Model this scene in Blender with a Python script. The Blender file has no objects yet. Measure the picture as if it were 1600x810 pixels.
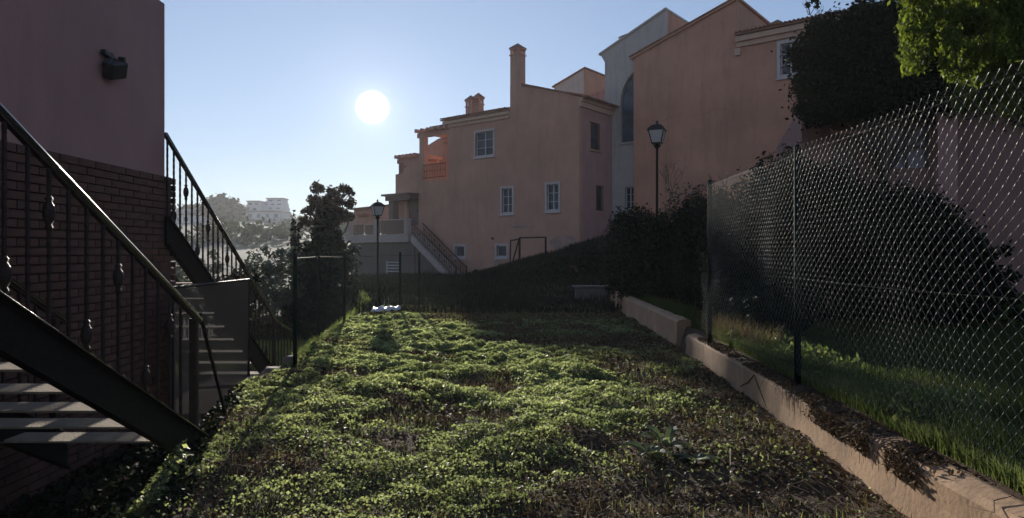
import bpy, math, random
import numpy as np
from mathutils import Vector, Matrix, geometry
R = random.Random(7)
NR = np.random.default_rng(11)
SC = bpy.context.scene
COL = SC.collection

# ------------------------------------------------------------------ camera, world, sun, exposure
F = 1050.0; HOR = 395.0; EYE = 1.5          # focal length in photo pixels, horizon row, eye height
cam = bpy.data.cameras.new("camera"); co = bpy.data.objects.new("camera", cam); COL.objects.link(co)
co.location = (0, 0, EYE); co.rotation_euler = (math.radians(90), 0, 0)
cam.sensor_width = 36; cam.lens = 36 * F / 1600; cam.shift_y = (HOR - 405) / 1600
cam.clip_start = 0.05; cam.clip_end = 6000
SC.camera = co
SUN = Vector(((582 - 800) / F, 1, (HOR - 168) / F)).normalized()
EL = math.asin(SUN.z); AZ = math.atan2(SUN.x, SUN.y)
wd = bpy.data.worlds.new("World"); SC.world = wd; wd.use_nodes = True
nt = wd.node_tree; nt.nodes.clear()
def N(t, ty, **k):
    n = t.nodes.new(ty)
    for a, b in k.items(): setattr(n, a, b)
    return n
def M2(t, op, a, b, c=None):
    n = N(t, 'ShaderNodeMath', operation=op)
    for i, v in enumerate((a, b, c)):
        if v is None: continue
        if isinstance(v, (int, float)): n.inputs[i].default_value = v
        else: t.links.new(v, n.inputs[i])
    return n.outputs[0]
sky = N(nt, 'ShaderNodeTexSky', sky_type='NISHITA', sun_disc=False, sun_elevation=EL, sun_rotation=AZ,
        air_density=1.1, dust_density=0.0, ozone_density=5.0, altitude=50)
hs = N(nt, 'ShaderNodeHueSaturation'); hs.inputs['Saturation'].default_value = 0.88
gm = N(nt, 'ShaderNodeGamma'); gm.inputs[1].default_value = 0.72; nt.links.new(sky.outputs[0], gm.inputs[0]); nt.links.new(gm.outputs[0], hs.inputs['Color'])
bg = N(nt, 'ShaderNodeBackground'); bg.inputs[1].default_value = 0.135
tn_ = N(nt, 'ShaderNodeMix', data_type='RGBA', blend_type='MULTIPLY'); tn_.inputs[0].default_value = 1; nt.links.new(hs.outputs[0], tn_.inputs[6]); tn_.inputs[7].default_value = (1.09, 1.0, 1.06, 1); nt.links.new(tn_.outputs[2], bg.inputs[0])
tc = N(nt, 'ShaderNodeTexCoord'); vn = N(nt, 'ShaderNodeVectorMath', operation='NORMALIZE')
nt.links.new(tc.outputs['Generated'], vn.inputs[0])
dp = N(nt, 'ShaderNodeVectorMath', operation='DOT_PRODUCT'); dp.inputs[1].default_value = SUN
nt.links.new(vn.outputs[0], dp.inputs[0])
d = M2(nt, 'MAXIMUM', dp.outputs['Value'], 0.0)
disc = N(nt, 'ShaderNodeMapRange', interpolation_type='SMOOTHSTEP')
nt.links.new(d, disc.inputs[0]); disc.inputs[1].default_value = 0.99970; disc.inputs[2].default_value = 0.99988
glow = M2(nt, 'ADD', M2(nt, 'MULTIPLY', M2(nt, 'POWER', d, 300.0), 0.09), M2(nt, 'MULTIPLY', M2(nt, 'POWER', d, 2500.0), 0.16))
glow = M2(nt, 'ADD', glow, M2(nt, 'MULTIPLY', M2(nt, 'POWER', d, 16.0), 0.08))
tot = M2(nt, 'ADD', glow, M2(nt, 'MULTIPLY', disc.outputs[0], 3.0))
b2 = N(nt, 'ShaderNodeBackground'); b2.inputs[0].default_value = (1.0, 0.97, 0.88, 1); nt.links.new(tot, b2.inputs[1])
ad = N(nt, 'ShaderNodeAddShader'); nt.links.new(bg.outputs[0], ad.inputs[0]); nt.links.new(b2.outputs[0], ad.inputs[1])
wo = N(nt, 'ShaderNodeOutputWorld'); nt.links.new(ad.outputs[0], wo.inputs[0])
sl = bpy.data.lights.new("sun", 'SUN'); sl.energy = 5.0; sl.angle = math.radians(0.55); sl.color = (1.0, 0.92, 0.79)
so = bpy.data.objects.new("sun", sl); COL.objects.link(so); so.rotation_euler = SUN.to_track_quat('Z', 'Y').to_euler()
SC.view_settings.view_transform = 'Standard'; SC.view_settings.look = 'None'
SC.view_settings.exposure = 0.5; SC.view_settings.gamma = 1
SC.cycles.max_bounces = 8; SC.cycles.diffuse_bounces = 3; SC.cycles.glossy_bounces = 3
SC.cycles.transmission_bounces = 5; SC.cycles.transparent_max_bounces = 12; SC.cycles.volume_bounces = 0

# ------------------------------------------------------------------ helpers
def P(px, py, D): return Vector(((px - 800) / F * D, D, EYE + (HOR - py) / F * D))
def tag(o, label=None, cat=None, group=None, kind=None):
    if label: o['label'] = label
    if cat: o['category'] = cat
    if group: o['group'] = group
    if kind: o['kind'] = kind
    return o
def thing(name, label, cat, loc=(0, 0, 0), group=None, kind=None):
    o = bpy.data.objects.new(name, None); COL.objects.link(o); o.location = loc
    return tag(o, label, cat, group, kind)
def link(name, me, mat, parent=None, kind=None):
    o = bpy.data.objects.new(name, me); COL.objects.link(o)
    if mat and not me.materials: me.materials.append(mat)
    if parent:
        o.parent = parent
        q = parent; off = Vector((0, 0, 0))
        while q: off += q.location; q = q.parent
        o.location = -off
    if kind: o['kind'] = kind
    return o
class MB:
    def __init__(s): s.v = []; s.f = []
    def add(s, vs, fs):
        b = len(s.v); s.v += [tuple(v) for v in vs]; s.f += [tuple(b + i for i in f) for f in fs]; return s
    def hexa(s, c):   # 8 corners: bottom 4 (ccw), top 4
        return s.add(c, [(0, 3, 2, 1), (4, 5, 6, 7), (0, 1, 5, 4), (1, 2, 6, 5), (2, 3, 7, 6), (3, 0, 4, 7)])
    def box(s, a, b):
        x0, y0, z0 = a; x1, y1, z1 = b
        return s.hexa([(x0, y0, z0), (x1, y0, z0), (x1, y1, z0), (x0, y1, z0), (x0, y0, z1), (x1, y0, z1), (x1, y1, z1), (x0, y1, z1)])
    def bar(s, p, q, w, h=None, up=(0, 0, 1)):
        h = h or w; p = Vector(p); q = Vector(q); d = (q - p).normalized(); u = Vector(up)
        if abs(d.dot(u)) > .99: u = Vector((0, 1, 0))
        sd = d.cross(u).normalized(); u = sd.cross(d)
        a, b = sd * w / 2, u * h / 2
        return s.hexa([p - a - b, p + a - b, q + a - b, q - a - b, p - a + b, p + a + b, q + a + b, q - a + b])
    def tube(s, pts, rs, n=8):
        pts = [Vector(p) for p in pts]
        if isinstance(rs, (int, float)): rs = [rs] * len(pts)
        b = len(s.v); up = None
        for i, p in enumerate(pts):
            d = (pts[min(i + 1, len(pts) - 1)] - pts[max(i - 1, 0)]).normalized()
            if up is None: up = Vector((0, 0, 1)) if abs(d.z) < .9 else Vector((1, 0, 0))
            sd = d.cross(up).normalized(); up = sd.cross(d).normalized()
            for k in range(n):
                a = 2 * math.pi * k / n
                s.v.append(tuple(p + (sd * math.cos(a) + up * math.sin(a)) * rs[i]))
        for i in range(len(pts) - 1):
            for k in range(n):
                k2 = (k + 1) % n
                s.f.append((b + i * n + k, b + i * n + k2, b + (i + 1) * n + k2, b + (i + 1) * n + k))
        s.f.append(tuple(b + k for k in range(n))[::-1]); s.f.append(tuple(b + (len(pts) - 1) * n + k for k in range(n)))
        return s
    def lathe(s, c, prof, n=12):
        return s.tube([(c[0], c[1], c[2] + z) for r, z in prof], [max(r, .0005) for r, z in prof], n)
    def mesh(s, name, smooth=False):
        me = bpy.data.meshes.new(name); me.from_pydata(s.v, [], s.f); me.update()
        if smooth: me.shade_smooth()
        return me
    def build(s, name, mat, parent=None, smooth=False, kind=None, bevel=0):
        o = link(name, s.mesh(name, smooth), mat, parent, kind)
        if bevel:
            m = o.modifiers.new('bevel', 'BEVEL'); m.width = bevel; m.segments = 2; m.limit_method = 'ANGLE'
        return o
def vnoise(x, y, s=1.0, seed=0):
    x = np.asarray(x, float) / s + seed * 17.3; y = np.asarray(y, float) / s - seed * 9.1
    xi = np.floor(x).astype(np.int64); yi = np.floor(y).astype(np.int64); fx = x - xi; fy = y - yi
    fx = fx * fx * (3 - 2 * fx); fy = fy * fy * (3 - 2 * fy)
    def h(a, b):
        n = (a * 374761393 + b * 668265263) & 0x7fffffff
        n = ((n ^ (n >> 13)) * 1274126177) & 0x7fffffff
        return ((n ^ (n >> 16)) & 0xffff) / 65535.0
    return (h(xi, yi) * (1 - fx) + h(xi + 1, yi) * fx) * (1 - fy) + (h(xi, yi + 1) * (1 - fx) + h(xi + 1, yi + 1) * fx) * fy
def fbm(x, y, s, seed=0, o=4):
    t = 0; a = .5
    for i in range(o): t = t + a * vnoise(x, y, s / 2 ** i, seed + i); a /= 2
    return t
def sst(a, b, x):
    t = np.clip((x - a) / (b - a), 0, 1); return t * t * (3 - 2 * t)

# ------------------------------------------------------------------ materials
def mat(name, col, rough=.8, metal=0, var=.25, vs=3.0, bump=.0, bs=40.0, col2=None, spec=None, coat=0, stain=0):
    m = bpy.data.materials.new(name); m.use_nodes = True; t = m.node_tree
    b = t.nodes['Principled BSDF']; b.inputs['Roughness'].default_value = rough; b.inputs['Metallic'].default_value = metal
    if spec is not None: b.inputs['Specular IOR Level'].default_value = spec
    if coat: b.inputs['Coat Weight'].default_value = coat
    tc = N(t, 'ShaderNodeTexCoord')
    n = N(t, 'ShaderNodeTexNoise'); n.inputs['Scale'].default_value = vs; n.inputs['Detail'].default_value = 8; n.inputs['Roughness'].default_value = .65
    t.links.new(tc.outputs['Object'], n.inputs['Vector'])
    mx = N(t, 'ShaderNodeMix', data_type='RGBA')
    c2 = col2 or tuple(c * (1 - var) for c in col)
    c1 = col if col2 else tuple(min(1, c * (1 + var * .6)) for c in col)
    mr = N(t, 'ShaderNodeMapRange'); mr.inputs[1].default_value = .3; mr.inputs[2].default_value = .7
    t.links.new(n.outputs[0], mr.inputs[0]); t.links.new(mr.outputs[0], mx.inputs[0])
    mx.inputs[6].default_value = (*c2, 1); mx.inputs[7].default_value = (*c1, 1)
    out = mx.outputs[2]
    if stain:    # dirt streaks running down
        mp = N(t, 'ShaderNodeMapping'); mp.inputs['Scale'].default_value = (1.3, 1.3, .16); t.links.new(tc.outputs['Object'], mp.inputs[0])
        n2 = N(t, 'ShaderNodeTexNoise'); n2.inputs['Scale'].default_value = 1.6; n2.inputs['Detail'].default_value = 9; n2.inputs['Roughness'].default_value = .7
        t.links.new(mp.outputs[0], n2.inputs['Vector'])
        r2 = N(t, 'ShaderNodeMapRange'); r2.inputs[1].default_value = .5; r2.inputs[2].default_value = .78; r2.inputs[4].default_value = stain
        t.links.new(n2.outputs[0], r2.inputs[0])
        m2 = N(t, 'ShaderNodeMix', data_type='RGBA'); t.links.new(r2.outputs[0], m2.inputs[0]); t.links.new(out, m2.inputs[6])
        m2.inputs[7].default_value = (col[0] * .4, col[1] * .42, col[2] * .45, 1); out = m2.outputs[2]
    t.links.new(out, b.inputs['Base Color'])
    if bump:
        n3 = N(t, 'ShaderNodeTexNoise'); n3.inputs['Scale'].default_value = bs; n3.inputs['Detail'].default_value = 6
        t.links.new(tc.outputs['Object'], n3.inputs['Vector'])
        bp = N(t, 'ShaderNodeBump'); bp.inputs['Strength'].default_value = bump; bp.inputs['Distance'].default_value = .02
        t.links.new(n3.outputs[0], bp.inputs['Height']); t.links.new(bp.outputs[0], b.inputs['Normal'])
    return m
def leafmat(name, c1, c2, trans=.45, rough=.5, gloss=.3, tscale=1.6):
    m = bpy.data.materials.new(name); m.use_nodes = True; t = m.node_tree; t.nodes.clear()
    at = N(t, 'ShaderNodeAttribute', attribute_name='tint')
    mx = N(t, 'ShaderNodeMix', data_type='RGBA'); mx.inputs[6].default_value = (*c1, 1); mx.inputs[7].default_value = (*c2, 1)
    t.links.new(at.outputs['Fac'], mx.inputs[0])
    b = N(t, 'ShaderNodeBsdfPrincipled'); b.inputs['Roughness'].default_value = rough; b.inputs['Specular IOR Level'].default_value = gloss
    t.links.new(mx.outputs[2], b.inputs['Base Color'])
    tr = N(t, 'ShaderNodeBsdfTranslucent')
    vm = N(t, 'ShaderNodeMix', data_type='RGBA', blend_type='MULTIPLY'); vm.inputs[0].default_value = 1
    t.links.new(mx.outputs[2], vm.inputs[6]); vm.inputs[7].default_value = (tscale * 1.0, tscale, tscale * .68, 1)
    t.links.new(vm.outputs[2], tr.inputs[0])
    ms = N(t, 'ShaderNodeMixShader'); ms.inputs[0].default_value = trans
    t.links.new(b.outputs[0], ms.inputs[1]); t.links.new(tr.outputs[0], ms.inputs[2])
    o = N(t, 'ShaderNodeOutputMaterial'); t.links.new(ms.outputs[0], o.inputs[0])
    return m
def panemat(name, col, rough=.12):
    m = mat(name, col, rough, 0, .6, 1.3, spec=.3); return m
PINK = (.50, .265, .185)
M_ = dict(
    pink=mat('pink_stucco', PINK, .9, 0, .18, .45, .35, 60, stain=.42),
    orange=mat('orange_stucco', (.51, .255, .165), .9, 0, .18, .4, .35, 60, stain=.42),
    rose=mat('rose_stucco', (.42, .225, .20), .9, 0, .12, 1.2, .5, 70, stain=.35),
    white=mat('white_stucco', (.46, .41, .37), .9, 0, .12, .9, .35, 60, stain=.6),
    trim=mat('white_trim', (.52, .44, .42), .75, 0, .1, 4, .1, 80, stain=.3),
    cream=mat('cream_trim', (.56, .36, .27), .8, 0, .1, 4, .1, 80, stain=.3),
    tile=mat('clay_tile', (.26, .115, .07), .85, 0, .5, 5, .3, 50),
    brick=mat('red_brick', (.13, .055, .038), .85, 0, .55, 3, .5, 90),
    mortar=mat('brick_mortar', (.085, .05, .04), .95, 0, .3, 9, .4, 90),
    iron=mat('black_iron', (.016, .014, .014), .5, .0, .4, 20, .35, 130, spec=.12),
    rail=mat('worn_black_rail', (.022, .02, .022), .16, .0, .3, 12, .03, 90, spec=.8, coat=.6),
    rust=mat('rusty_iron', (.035, .021, .017), .5, 0, .5, 30, .5, 120, spec=.25),
    tread=mat('stone_tread', (.26, .20, .14), .85, 0, .25, 8, .4, 60),
    conc=mat('old_concrete', (.38, .235, .135), .9, 0, .3, 2.5, .22, 30, stain=.85),
    greyc=mat('grey_concrete', (.15, .13, .115), .92, 0, .3, 5, .6, 40, stain=.3),
    ttrim=mat('terrace_trim', (.40, .315, .28), .8, 0, .15, 4, .1, 80, stain=.5),
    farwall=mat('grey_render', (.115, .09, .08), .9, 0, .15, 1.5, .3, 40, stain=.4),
    post=mat('green_post_paint', (.008, .016, .013), .8, 0, .4, 20, .1, 80, spec=.06),
    wire=mat('galvanised_wire', (.03, .034, .034), .36, .2, .25, 30),
    dwire=mat('dark_green_wire', (.015, .02, .018), .7, 0, .25, 30, spec=.1),
    glass=panemat('window_glass', (.05, .055, .065)),
    bluegl=panemat('tall_window_glass', (.075, .10, .14), .15),
    curtain=mat('net_curtain', (.42, .36, .38), .9, 0, .15, 8),
    room=mat('dark_interior', (.03, .025, .025), .9),
    frame=mat('white_frame', (.50, .46, .46), .6, 0, .06, 6),
    dframe=mat('brown_frame', (.09, .06, .05), .6, 0, .2, 6),
    door=mat('brown_door', (.15, .085, .07), .6, 0, .2, 6),
    wood=mat('fence_wood', (.20, .115, .085), .8, 0, .35, 10, .2, 60),
    lglass=mat('frosted_lamp_glass', (.42, .40, .38), .45, 0, .1, 5),
    bark=mat('bark', (.09, .065, .05), .95, 0, .4, 10, .8, 30),
    stone=mat('pale_stone', (.22, .19, .165), .9, 0, .3, 6, .5, 40),
    litter=mat('pale_stems', (.36, .26, .15), .8, 0, .3, 20),
    farwhite=mat('far_white_walls', (.62, .58, .57), .9, 0, .1, .2),
    farroof=mat('far_roofs', (.28, .16, .12), .9, 0, .2, .3),
    farwin=mat('far_windows', (.09, .09, .11), .4, 0, .2, .3),
    plastic=mat('black_plastic', (.02, .02, .022), .45, 0, .2, 20),
)
L_ = dict(
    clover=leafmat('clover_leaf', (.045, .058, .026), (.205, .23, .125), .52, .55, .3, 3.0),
    grass=leafmat('grass_blade', (.045, .075, .018), (.15, .165, .075), .5, .6, .2, 2.1),
    dry=leafmat('dry_stalk', (.09, .06, .036), (.30, .22, .125), .3, .7, .2, 1.3),
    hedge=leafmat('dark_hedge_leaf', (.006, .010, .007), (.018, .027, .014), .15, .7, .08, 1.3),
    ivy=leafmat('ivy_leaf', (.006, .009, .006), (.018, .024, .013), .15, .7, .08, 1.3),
    lime=leafmat('cypress_spray', (.04, .065, .012), (.13, .16, .03), .5, .6, .2, 1.8),
    brownt=leafmat('reddish_leaf', (.04, .03, .02), (.10, .065, .045), .3, .5, .4, 1.4),
    far=leafmat('far_foliage', (.03, .042, .025), (.07, .085, .045), .2, .8, .1, 1.2),
    olive=leafmat('olive_leaf', (.07, .09, .065), (.12, .14, .10), .2, .6, .12, 1.3),
    lawn=leafmat('lawn_blade', (.02, .034, .010), (.075, .10, .03), .45, .7, .12, 1.8),
    bigl=leafmat('broad_leaf', (.07, .09, .05), (.14, .165, .085), .45, .5, .35, 1.6),
    thatch=leafmat('litter_leaf', (.035, .022, .014), (.17, .112, .068), .15, .8, .15, 1.2),
)

# ------------------------------------------------------------------ terrain
def XW(y): return np.where(y < 9, 2.27 + .0577 * (y - 3.8), 2.57 + .0215 * (y - 9))
def XL(y): return np.interp(y, [0, 4, 5.5, 7.7, 9, 14, 20, 30, 60], [-1.85, -1.98, -2.48, -3.0, -2.95, -3.55, -4.3, -7, -14])
def mound(x, y): return (fbm(x, y, .9, 3) - .47) * .16 + (fbm(x, y, .28, 5, 3) - .44) * .05
def hz(x, y):
    x = np.asarray(x, float); y = np.asarray(y, float)
    lot = mound(x, y) * sst(-6, -2, x) * sst(45, 20, y)
    lot = lot + .12 * sst(.9, 3.5, -np.abs(x) + 3) * 0
    # soil banks up slightly against the wall
    lawn = .33 + .03 * np.clip(x - 2.7, 0, 8) + (fbm(x, y, 1.2, 9) - .47) * .08
    bank = sst(18, 37, y) * np.clip(.75 + .27 * x + (fbm(x, y, 3, 77) - .47) * .5, 0, 3.0)
    base = lot + bank
    xw = XW(y)
    right = sst(.06, .17, x - xw) * sst(26, 20, y)
    base = base * (1 - right) + lawn * right
    left = sst(.0, .5, XL(y) - x)
    lowz = -.42 - .05 * np.clip(y - 8, 0, 30) * sst(8, 20, y) - .02 * np.clip(-x - 4, 0, 10) + (fbm(x, y, 1.5, 12) - .47) * .15
    base = base * (1 - left) + lowz * left
    # far valley and hills
    r = np.sqrt(x * x + y * y) + 1e-6; az = x / np.maximum(y, 1)
    farz = np.interp(y, [0, 45, 60, 90, 130, 180, 260, 350, 420, 700, 3000], [0, -1.8, -1.5, .2, 2.6, 6.5, 14, 25, 27, 10, 0])
    hill = np.interp(az, [-1.5, -.75, -.52, -.44, -.38, -.34, -.30, -.24, -.1, .1, .6], [.9, 1.05, 1.0, .98, .93, .75, .58, .5, .42, .35, .3])
    farz = np.where(y > 60, farz * (1 - (1 - hill) * sst(100, 300, y)), farz) + (fbm(x, y, 30, 20) - .47) * 6 * sst(90, 250, y)
    k = sst(38, 60, y)
    base = base * (1 - k) + farz * k
    return np.where(y < 0, base * 1.0, base)
def gz(x, y): return float(hz(np.array([x]), np.array([y]))[0])
def axis(segs):
    a = []
    for (s, e, st) in segs: a += list(np.arange(s, e, st))
    return np.array(a + [segs[-1][1]])
gx = axis([(-2500, -400, 300), (-400, -100, 25), (-100, -20, 5), (-20, -5, .8), (-5, -3.6, .12), (-3.6, 3.2, .055), (3.2, 7, .15), (7, 20, .8), (20, 100, 8), (100, 400, 50), (400, 2500, 300)])
gy = axis([(-200, -20, 30), (-20, 1, 1.5), (1, 3, .15), (3, 11, .055), (11, 21, .1), (21, 60, .7), (60, 130, 4), (130, 500, 10), (500, 5000, 300)])
X, Y = np.meshgrid(gx, gy); Z = hz(X, Y)
nx, ny = len(gx), len(gy)
co_ = np.stack([X, Y, Z], -1).reshape(-1, 3)
ii = (np.arange(ny - 1)[:, None] * nx + np.arange(nx - 1)[None]).reshape(-1)
fq = np.stack([ii, ii + 1, ii + nx + 1, ii + nx], -1)
def npmesh(name, v, quads, smooth=False, tint=None):
    me = bpy.data.meshes.new(name); k = quads.shape[1]; n = len(quads)
    me.vertices.add(len(v)); me.vertices.foreach_set('co', np.ascontiguousarray(v, dtype=np.float32).ravel())
    me.loops.add(n * k); me.polygons.add(n)
    me.polygons.foreach_set('loop_start', np.arange(n, dtype=np.int32) * k)
    me.loops.foreach_set('vertex_index', np.ascontiguousarray(quads, dtype=np.int32).ravel())
    me.update(calc_edges=True); me.validate()
    if tint is not None:
        a = me.attributes.new('tint', 'FLOAT', 'POINT'); a.data.foreach_set('value', np.ascontiguousarray(tint, dtype=np.float32))
    if smooth: me.shade_smooth()
    return me
# soil material: brown earth and thatch close by, green-brown scrub far off
sm = bpy.data.materials.new('soil_and_grass'); sm.use_nodes = True; t = sm.node_tree; b = t.nodes['Principled BSDF']; b.inputs['Roughness'].default_value = .95
b.inputs['Specular IOR Level'].default_value = .15
ge = N(t, 'ShaderNodeNewGeometry'); n1 = N(t, 'ShaderNodeTexNoise'); n1.inputs['Scale'].default_value = 14; n1.inputs['Detail'].default_value = 9; n1.inputs['Roughness'].default_value = .75
t.links.new(ge.outputs['Position'], n1.inputs['Vector'])
m1 = N(t, 'ShaderNodeMix', data_type='RGBA'); m1.inputs[6].default_value = (.04, .025, .017, 1); m1.inputs[7].default_value = (.12, .078, .05, 1)
r1 = N(t, 'ShaderNodeMapRange'); r1.inputs[1].default_value = .35; r1.inputs[2].default_value = .7
t.links.new(n1.outputs[0], r1.inputs[0]); t.links.new(r1.outputs[0], m1.inputs[0])
n2 = N(t, 'ShaderNodeTexNoise'); n2.inputs['Scale'].default_value = .035; n2.inputs['Detail'].default_value = 8; t.links.new(ge.outputs['Position'], n2.inputs['Vector'])
m2 = N(t, 'ShaderNodeMix', data_type='RGBA'); m2.inputs[6].default_value = (.028, .036, .02, 1); m2.inputs[7].default_value = (.10, .09, .065, 1)
r2 = N(t, 'ShaderNodeMapRange'); r2.inputs[1].default_value = .42; r2.inputs[2].default_value = .6; t.links.new(n2.outputs[0], r2.inputs[0]); t.links.new(r2.outputs[0], m2.inputs[0])
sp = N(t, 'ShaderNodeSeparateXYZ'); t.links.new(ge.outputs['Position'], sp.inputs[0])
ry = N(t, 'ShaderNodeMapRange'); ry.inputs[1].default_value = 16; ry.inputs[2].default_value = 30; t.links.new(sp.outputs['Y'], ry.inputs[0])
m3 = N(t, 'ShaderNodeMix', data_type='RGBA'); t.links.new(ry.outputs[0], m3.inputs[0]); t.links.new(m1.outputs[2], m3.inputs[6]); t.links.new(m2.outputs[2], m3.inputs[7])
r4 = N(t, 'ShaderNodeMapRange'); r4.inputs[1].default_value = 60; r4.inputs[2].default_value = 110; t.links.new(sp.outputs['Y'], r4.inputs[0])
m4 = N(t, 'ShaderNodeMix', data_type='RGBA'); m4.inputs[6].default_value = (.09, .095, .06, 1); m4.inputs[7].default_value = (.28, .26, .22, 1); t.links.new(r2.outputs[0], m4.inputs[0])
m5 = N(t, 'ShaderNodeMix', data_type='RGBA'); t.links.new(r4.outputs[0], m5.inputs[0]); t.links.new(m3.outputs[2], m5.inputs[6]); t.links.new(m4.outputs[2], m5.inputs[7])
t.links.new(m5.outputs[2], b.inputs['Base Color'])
bp = N(t, 'ShaderNodeBump'); bp.inputs['Strength'].default_value = .8; bp.inputs['Distance'].default_value = .03; t.links.new(n1.outputs[0], bp.inputs['Height']); t.links.new(bp.outputs[0], b.inputs['Normal'])
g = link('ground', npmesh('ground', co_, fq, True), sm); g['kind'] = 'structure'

# ------------------------------------------------------------------ leaf and blade clouds
def leafcloud(name, pts, size, mat_, parent=None, up=.3, aspect=1.7, kind=None, tint=None, droop=0, nvec=None, jit=.35):
    n = len(pts); pts = np.asarray(pts, float)
    s = size * (1 + jit * (NR.random(n) * 2 - 1)) if np.isscalar(size) else size
    nv = NR.normal(size=(n, 3)); nv /= np.linalg.norm(nv, axis=1)[:, None]
    nv[:, 2] = np.abs(nv[:, 2]); nv = nv * (1 - up) + np.array([0, 0, 1.0]) * up
    if nvec is not None: nv = nv + nvec
    nv /= np.linalg.norm(nv, axis=1)[:, None]
    a = NR.normal(size=(n, 3)); a[:, 2] -= droop
    a -= (a * nv).sum(1)[:, None] * nv; a /= np.linalg.norm(a, axis=1)[:, None] + 1e-9
    c = np.cross(nv, a)
    L = (s * aspect / 2)[:, None]; W = (s / 2)[:, None]
    v = np.stack([pts - a * L, pts + c * W + nv * W * .25, pts + a * L, pts - c * W + nv * W * .25], 1).reshape(-1, 3)
    q = np.arange(n * 4).reshape(-1, 4)
    tn = NR.random(n) if tint is None else np.clip(tint + (NR.random(n) - .5) * .5, 0, 1)
    me = npmesh(name, v, q, False, np.repeat(tn, 4))
    return link(name, me, mat_, parent, kind)
def blades(name, base, h, w, mat_, lean=.35, parent=None, kind=None, tint=None, curve=.5):
    n = len(base); base = np.asarray(base, float); h = np.broadcast_to(h, n) * (.6 + .8 * NR.random(n))
    a = NR.random(n) * 2 * np.pi; d = np.stack([np.cos(a), np.sin(a), np.zeros(n)], 1); ln = lean * (NR.random(n) * 1.5)[:, None]
    sd = np.stack([-d[:, 1], d[:, 0], np.zeros(n)], 1) * (np.broadcast_to(w, n)[:, None] / 2)
    z = np.array([0, 0, 1.0])
    p1 = base + z * (h * .5)[:, None] + d * ln * (h * .35)[:, None]
    p2 = base + z * (h * .95)[:, None] * (1 - curve * ln * .4) + d * ln * h[:, None]
    v = np.stack([base - sd, base + sd, p1 + sd * .8, p1 - sd * .8, p2, p2], 1)
    v = v[:, :5].reshape(-1, 3); b = np.arange(n)[:, None] * 5
    f = np.concatenate([b + [0, 1, 2], b + [0, 2, 3], b + [3, 2, 4]], 0)
    tn = NR.random(n) if tint is None else np.clip(tint + (NR.random(n) - .5) * .5, 0, 1)
    return link(name, npmesh(name, v, f, False, np.repeat(tn, 5)), mat_, parent, kind)
def blobpts(blobs, n, clump=.16, per=40, shell=.5):
    vol = np.array([b[1][0] * b[1][1] * b[1][2] for b in blobs]) ** (2 / 3.); vol /= vol.sum()
    out = []; tn = []
    for (c, r), w in zip(blobs, vol):
        k = max(2, int(n * w / per)); d = NR.normal(size=(k, 3)); d /= np.linalg.norm(d, axis=1)[:, None]
        rad = NR.random(k) ** (shell if shell < 1 else .33) ; cc = np.array(c) + d * rad[:, None] * np.array(r)
        m = int(n * w / k) + 1
        rr = min(r)
        pp = np.repeat(cc, m, 0) + NR.normal(size=(k * m, 3)) * clump * rr * NR.uniform(.6, 1.3, (k, 1)).repeat(m, 0)
        out.append(pp); tn.append(np.repeat(NR.random(k), m))
    return np.concatenate(out), np.concatenate(tn)
def limbs(mb, p, tips, r=.06):
    for q in tips:
        p = Vector(p); q = Vector(q); m = (p + q) / 2 + Vector((R.uniform(-.1, .1), R.uniform(-.1, .1), .12)) * (q - p).length
        mb.tube([p, m, q], [r, r * .65, r * .2], 6)
def plant(name, label, cat, base, blobs, n, size, lm, trunk=.05, group=None, up=.25, clump=.18, per=40, droop=0, aspect=1.7, shell=.45, kind=None):
    t = thing(name, label, cat, base, group)
    pts, tn = blobpts(blobs, n, clump, per, shell)
    pts = pts[pts[:, 2] > hz(pts[:, 0], pts[:, 1]) - .02] if len(pts) < 60000 else pts
    leafcloud('crown' if 'tree' in name else 'foliage', pts, size, lm, t, up=up, aspect=aspect, droop=droop, kind='stuff')
    mb = MB(); top = max((b[0] for b in blobs), key=lambda c: c[2])
    if trunk:
        lo = Vector(base) - Vector((0, 0, .1)); hi = Vector((base[0], base[1], 4.6)) if trunk == .13 else Vector((np.mean([b[0][0] for b in blobs]), np.mean([b[0][1] for b in blobs]), np.mean([b[0][2] for b in blobs])))
        mb.tube([lo, (lo + hi) / 2 + Vector((trunk * .7, 0, 0)), hi], [trunk, trunk * .8, trunk * .5], 8)
        if trunk != .13: limbs(mb, (lo * .45 + hi * .55), [b[0] for b in blobs], trunk * .5)
        mb.build('trunk' if 'tree' in name else 'stem', M_['bark'], t, True)
    return t

# ------------------------------------------------------------------ facade planes
class Pl:
    def __init__(s, X0, D0, ang_u=(1.248, -1)):
        s.o = Vector((X0, D0)); s.U = Vector(ang_u).normalized(); s.B = Vector((-s.U.y, s.U.x))   # B points into the house
        if s.B.y < 0: s.B = -s.B
    def hit(s, px, py):
        a = (px - 800) / F; r = Vector((a, 1)); t_ = s.B.dot(s.o) / s.B.dot(r); p = r * t_
        return ((p - s.o).dot(s.U), EYE + (HOR - py) / F * t_)
    def w(s, u, z, d=0):
        p = s.o + s.U * u + s.B * d; return (p.x, p.y, z)
def prism(mb, pl, out, d0, d1, holes=()):
    polys = [[Vector((u, z, 0)) for u, z in out]] + [[Vector((u, z, 0)) for u, z in h] for h in holes]
    tris = geometry.tessellate_polygon(polys)
    flat = [v for p in polys for v in p]; n = len(flat)
    vs = [pl.w(v.x, v.y, d0) for v in flat] + [pl.w(v.x, v.y, d1) for v in flat]
    fs = []
    for a, b_, c in tris: fs += [(a, b_, c), (c + n, b_ + n, a + n)]
    k = 0
    for p in polys:
        m = len(p)
        for i in range(m): j = (i + 1) % m; fs.append((k + i, k + j, k + j + n, k + i + n))
        k += m
    mb.add(vs, fs); return mb
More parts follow.
